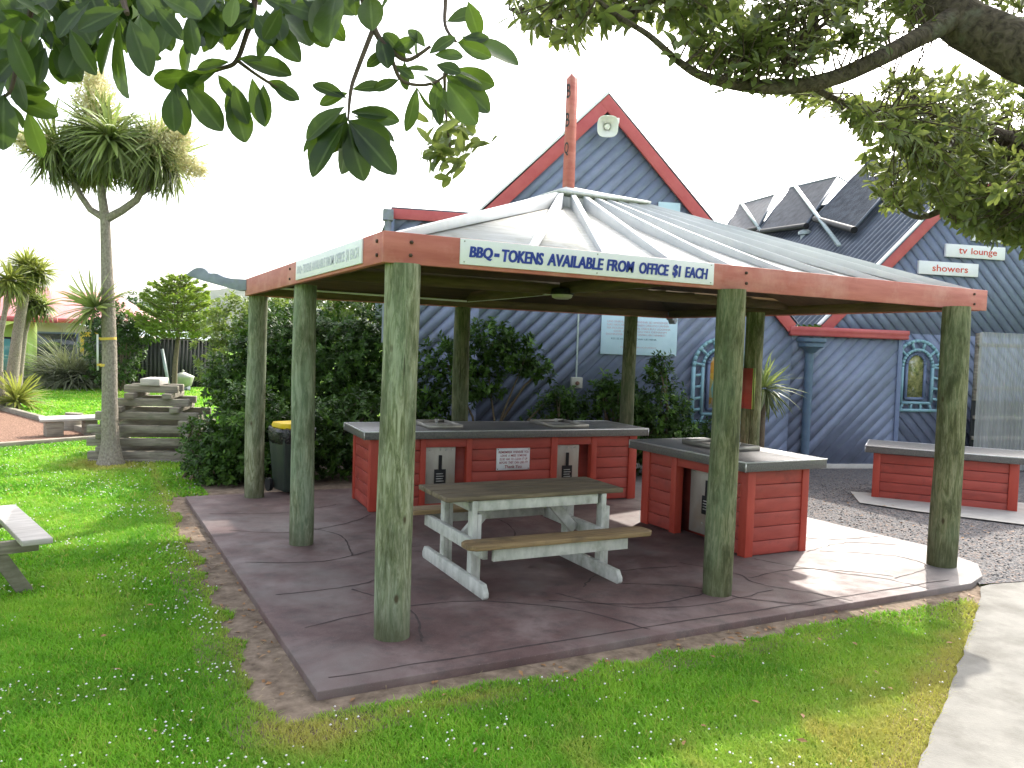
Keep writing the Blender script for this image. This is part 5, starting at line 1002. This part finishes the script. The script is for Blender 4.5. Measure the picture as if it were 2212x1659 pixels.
spray([([(925, 250), (985, 245), (1005, 300), (1012, 350), (975, 375), (935, 330)], 2.0, 2.3, 13)], 8, .06, 'foliage')
spray([([(1000, -420), (2400, -420), (2400, -60), (1400, -60)], 3.0, 4.8, 330)], 9, .075, 'foliage')
# ------------------------------------------------------------------ lawn blades, clover, fallen leaves
def inpoly(x, y, poly):
    poly = np.array(poly, float); ins = np.zeros(len(x), bool); j = len(poly) - 1
    for i in range(len(poly)):
        xi, yi = poly[i]; xj, yj = poly[j]; c = ((yi > y) != (yj > y)) & (x < (xj - xi) * (y - yi) / (yj - yi + 1e-12) + xi); ins ^= c; j = i
    return ins
PATHE = [(5.2, -.84), (4.72, -1.11), (3.04, -2.02), (2.14, -2.48), (-1.2, -4.4)]
def path_d(x, y):
    """signed distance to the path edge, positive on the lawn"""
    return (y - np.interp(x, [-4, -1.2, 2.14, 3.04, 4.72, 5.2, 5.5, 6.3], [-6, -4.4, -2.48, -2.02, -1.11, -.84, -.64, -.60])) * .88
def vnoise(x, y, s, seed):
    r = np.random.default_rng(seed); T = r.random((64, 64)); u = x / s; v = y / s; i = np.floor(u).astype(int); j = np.floor(v).astype(int); f = u - i; g = v - j; f = f * f * (3 - 2 * f); g = g * g * (3 - 2 * g)
    q = lambda a, b: T[a % 64, b % 64]; return (q(i, j) * (1 - f) + q(i + 1, j) * f) * (1 - g) + (q(i, j + 1) * (1 - f) + q(i + 1, j + 1) * f) * g
def lawn_mask(x, y):
    nb = (vnoise(x, y, .22, 3) - .5) * .16 + (vnoise(x, y, .07, 9) - .5) * .07
    slab = (x > -.80 + nb) & (y > -.80 + nb) & (y < 5.9)
    bed = (y >= 5.9) & (x > -.32 + nb) & (y < 9.2)
    return ~slab & ~bed & (path_d(x, y) > nb * .12 - .004) & ~inpoly(x, y, BARK) & ~((x > 5.0) & (y < 6)) & (x < 5.45)
def view(x, y, z=G):
    d = np.stack([x, y, np.full_like(x, z)], 1) - CP; zz = d @ RF; u = 1106 + FPX * (d @ RX) / zz; v = 829.5 - FPX * (d @ RU) / zz
    return zz, (zz > .3) & (u > -60) & (u < 2280) & (v < 1720) & (v > 500)
PX = np.array((-1.4, 8.965))
def dryness(x, y):
    d1 = np.hypot(np.clip(-.80 - x, -9, 9), 0); cs = np.maximum(np.abs(x + .70), np.abs(y + .72))
    edge_d = np.where((y > -.9), np.abs(x + .84), np.hypot(np.clip(-.84 - x, 0, 9), np.clip(-.84 - y, 0, 9)))
    dr = np.exp(-edge_d / .06) * .55 + .95 * np.exp(-np.hypot(x + .65, y + 1.0) ** 2 / .07)
    dr += .6 * np.exp(-np.abs(y + .95) / .06) * (x < .6) * (x > -.9) + .9 * np.exp(-np.clip(y + 2.9 - .30 * (x + .3), 0, 9) / .35) * (x > .2); dr += .75 * np.exp(-np.clip(path_d(x, y), 0, 9) / .10)
    dr += 1.3 * np.exp(-((np.hypot(x - PX[0], (y - PX[1]) * .8)) / .55) ** 2)
    pn = vnoise(x, y, .5, 5) * .6 + vnoise(x, y, .17, 6) * .4; dr += np.clip(pn - .58, 0, 1) * 1.2 * (.5 + (y < -1.6) * 1.6)
    return np.clip(dr * (.6 + .8 * vnoise(x, y, .12, 8)), 0, 1)
BV = []; BF = []; BT = []; BDr = []; off = 0
for (x0, x1, y0, y1, dens, h, wd, zl, zh) in ((-4.5, 5.5, -3.6, 3.5, 15000, .034, .0026, 0, 6.2), (-5, 5.6, -2, 9.5, 5200, .04, .0052, 6.2, 10), (-6, 0, 3, 16, 1900, .05, .010, 10, 16), (-9, 3.5, 8, 31, 480, .055, .021, 16, 34)):
    n = int((x1 - x0) * (y1 - y0) * dens); x = x0 + (x1 - x0) * rng.random(n); y = y0 + (y1 - y0) * rng.random(n)
    zz, vis = view(x, y); k = vis & (zz >= zl) & (zz < zh); x, y = x[k], y[k]; k = lawn_mask(x, y); x, y = x[k], y[k]; n = len(x)
    a = rng.random(n) * 6.283; ti = .25 + .65 * rng.random(n); hh = h * (.5 + .8 * rng.random(n)) * (.7 + .6 * vnoise(x, y, .35, 4)); ca, sa = np.cos(a), np.sin(a)
    px = np.stack([x, y, np.full(n, G)], 1); sd = np.stack([-sa, ca, 0 * a], 1) * wd * (.7 + .6 * rng.random(n))[:, None]; ln = np.stack([ca * ti, sa * ti, 0 * a + 1], 1) * hh[:, None]
    mid = px + ln * .55; tip = px + ln + np.stack([ca, sa, 0 * a - .35], 1) * (hh * ti * .5)[:, None]
    V = np.stack([px - sd, px + sd, mid + sd * .8, mid - sd * .8, tip], 1).reshape(-1, 3)
    b = off + np.arange(n) * 5; BV.append(V); BF.append(np.stack([np.stack([b, b + 1, b + 2], 1), np.stack([b, b + 2, b + 3], 1), np.stack([b + 3, b + 2, b + 4], 1)], 1).reshape(-1, 3)); off += 5 * n
    tn = np.clip(vnoise(x, y, .6, 1) * .45 + vnoise(x, y, .13, 2) * .35 + .3 * rng.random(n) - .05, 0, 1); BT.append(np.repeat(tn, 5)); BDr.append(np.repeat(np.where(rng.random(n) < .07, .8, dryness(x, y)), 5))
props(link('grass', np.concatenate(BV), np.concatenate(BF), M['blade'], attrs={'tone': np.concatenate(BT), 'dry': np.concatenate(BDr)}, base=False), kind='stuff', label='short green lawn grass')
# thin dry wisps on the bare strip round the slab
n = 5200; x = -1.1 + 6.8 * rng.random(n); y = -1.1 + 7 * rng.random(n); k = ((x < -.53) | (y < -.62)) & ((x < -.53) | (x < 5.5)) & (y < 5.7) & ~lawn_mask(x, y) & (path_d(x, y) > .03); x, y = x[k], y[k]; n = len(x)
a = rng.random(n) * 6.283; P = np.stack([x, y, np.full(n, G + .008)], 1); D = np.stack([np.cos(a), np.sin(a), .15 + .9 * rng.random(n) ** 2], 1)
V, F, kk = leaf_geo(LT_DIA, P, D, np.tile([0, 0, 1.], (n, 1)), .02 + .05 * rng.random(n), .0035)
M['straw'] = mat('dry_straw', (.28, .20, .10), (.46, .37, .20), 9, rough=.8, bmp=0)
props(link('dry_grass', V, F, M['straw'], base=False), kind='stuff', label='dry grass wisps on the bare soil')
# clover heads
n = 60000; x = -5 + 9.5 * rng.random(n); y = -3.6 + 17 * rng.random(n); zz, vis = view(x, y)
cl = vnoise(x, y, .45, 11) * .6 + vnoise(x, y, .16, 12) * .4; prob = np.clip((cl - .42) * 2.2, 0, 1) * np.clip(1.2 - (x + 1) * .28, .22, 1.4) * np.clip(1.25 - zz / 14, .1, 1) * .6
k = vis & lawn_mask(x, y) & (rng.random(n) < prob) & (zz < 16); x, y, zz = x[k], y[k], zz[k]; n = len(x)
r = (.005 + .004 * rng.random(n)) * np.clip(zz / 6, 1, 1.3); zc_ = G + .025 + .025 * rng.random(n)
oc = np.array([(1, 0, 0), (0, 1, 0), (-1, 0, 0), (0, -1, 0), (0, 0, .8), (0, 0, -.7)]); of = np.array([(0, 1, 4), (1, 2, 4), (2, 3, 4), (3, 0, 4), (1, 0, 5), (2, 1, 5), (3, 2, 5), (0, 3, 5)])
V = (np.stack([x, y, zc_], 1)[:, None] + oc[None] * r[:, None, None]).reshape(-1, 3); F = (of[None] + (np.arange(n) * 6)[:, None, None]).reshape(-1, 3)
props(link('clover_flowers', V, F, M['clover'], base=False), kind='stuff', label='small white clover flowers dotting the lawn')
# fallen leaves and litter
n = 260; x = -3 + 7 * rng.random(n); y = -3 + 5 * rng.random(n); k = lawn_mask(x, y); x, y = x[k][:45], y[k][:45]
lx = np.concatenate([x, -.82 + .25 * rng.random(70), -.5 + 6 * rng.random(90), 6.4 + 2 * rng.random(40)]); ly = np.concatenate([y, -.5 + 5.5 * rng.random(70), -.66 - .2 * rng.random(90), .2 + 3 * rng.random(40)]); n = len(lx)
P = np.stack([lx, ly, np.concatenate([np.full(len(x), G + .03), np.full(160, G + .014), np.full(40, -.006)])], 1); D = rdir(n) * [1, 1, .15]
V, F, kk = leaf_geo(LT_MID, P, D, np.tile([0, 0, 1.], (n, 1)) + rng.normal(size=(n, 3)) * .3, .035 + .035 * rng.random(n), .025)
props(link('leaf_litter', V, F, M['dryleaf'], base=False), kind='stuff', label='scattered brown fallen leaves')
# loose stones on the gravel
n = 5200; x = 5.6 + 5 * rng.random(n); y = -1 + 6.5 * rng.random(n)
GR = [(5.75, -.56), (6.3, -.80), (10.5, -2.8), (11, 2), (9.3, 5.0), (6.5, 5.4), (6.45, 2), (6.5, .4), (6.25, -.2)]
k = inpoly(x, y, GR); x, y = x[k], y[k]; n = len(x); r = .008 + .012 * rng.random(n); sq = np.array([1, .75, .55])
V = (np.stack([x, y, np.full(n, -.026)], 1)[:, None] + (oc[None] + rng.normal(size=(n, 6, 3)) * .22) * r[:, None, None] * sq).reshape(-1, 3); F = (of[None] + (np.arange(n) * 6)[:, None, None]).reshape(-1, 3)
M['stone'] = mat('grey_stones', (.08, .08, .086), (.25, .24, .235), 14, rough=.9, bmp=0, stain=(.3, .2, .15), ssc=9)
props(link('gravel_stones', V, F, M['stone'], base=False), kind='stuff', label='loose grey gravel stones')
# ------------------------------------------------------------------ air
hm = bpy.data.materials.new('haze'); hm.use_nodes = True; t = hm.node_tree; t.nodes.remove(t.nodes['Principled BSDF'])
pv = t.nodes.new('ShaderNodeVolumePrincipled'); pv.inputs['Color'].default_value = (.93, .95, 1, 1); pv.inputs['Density'].default_value = .00010; pv.inputs['Anisotropy'].default_value = .3
t.links.new(pv.outputs[0], t.nodes['Material Output'].inputs['Volume'])
MB().b2((-4200, -4200, G - 1.2), (4200, 4200, 190)).build('haze', hm, kind='stuff')
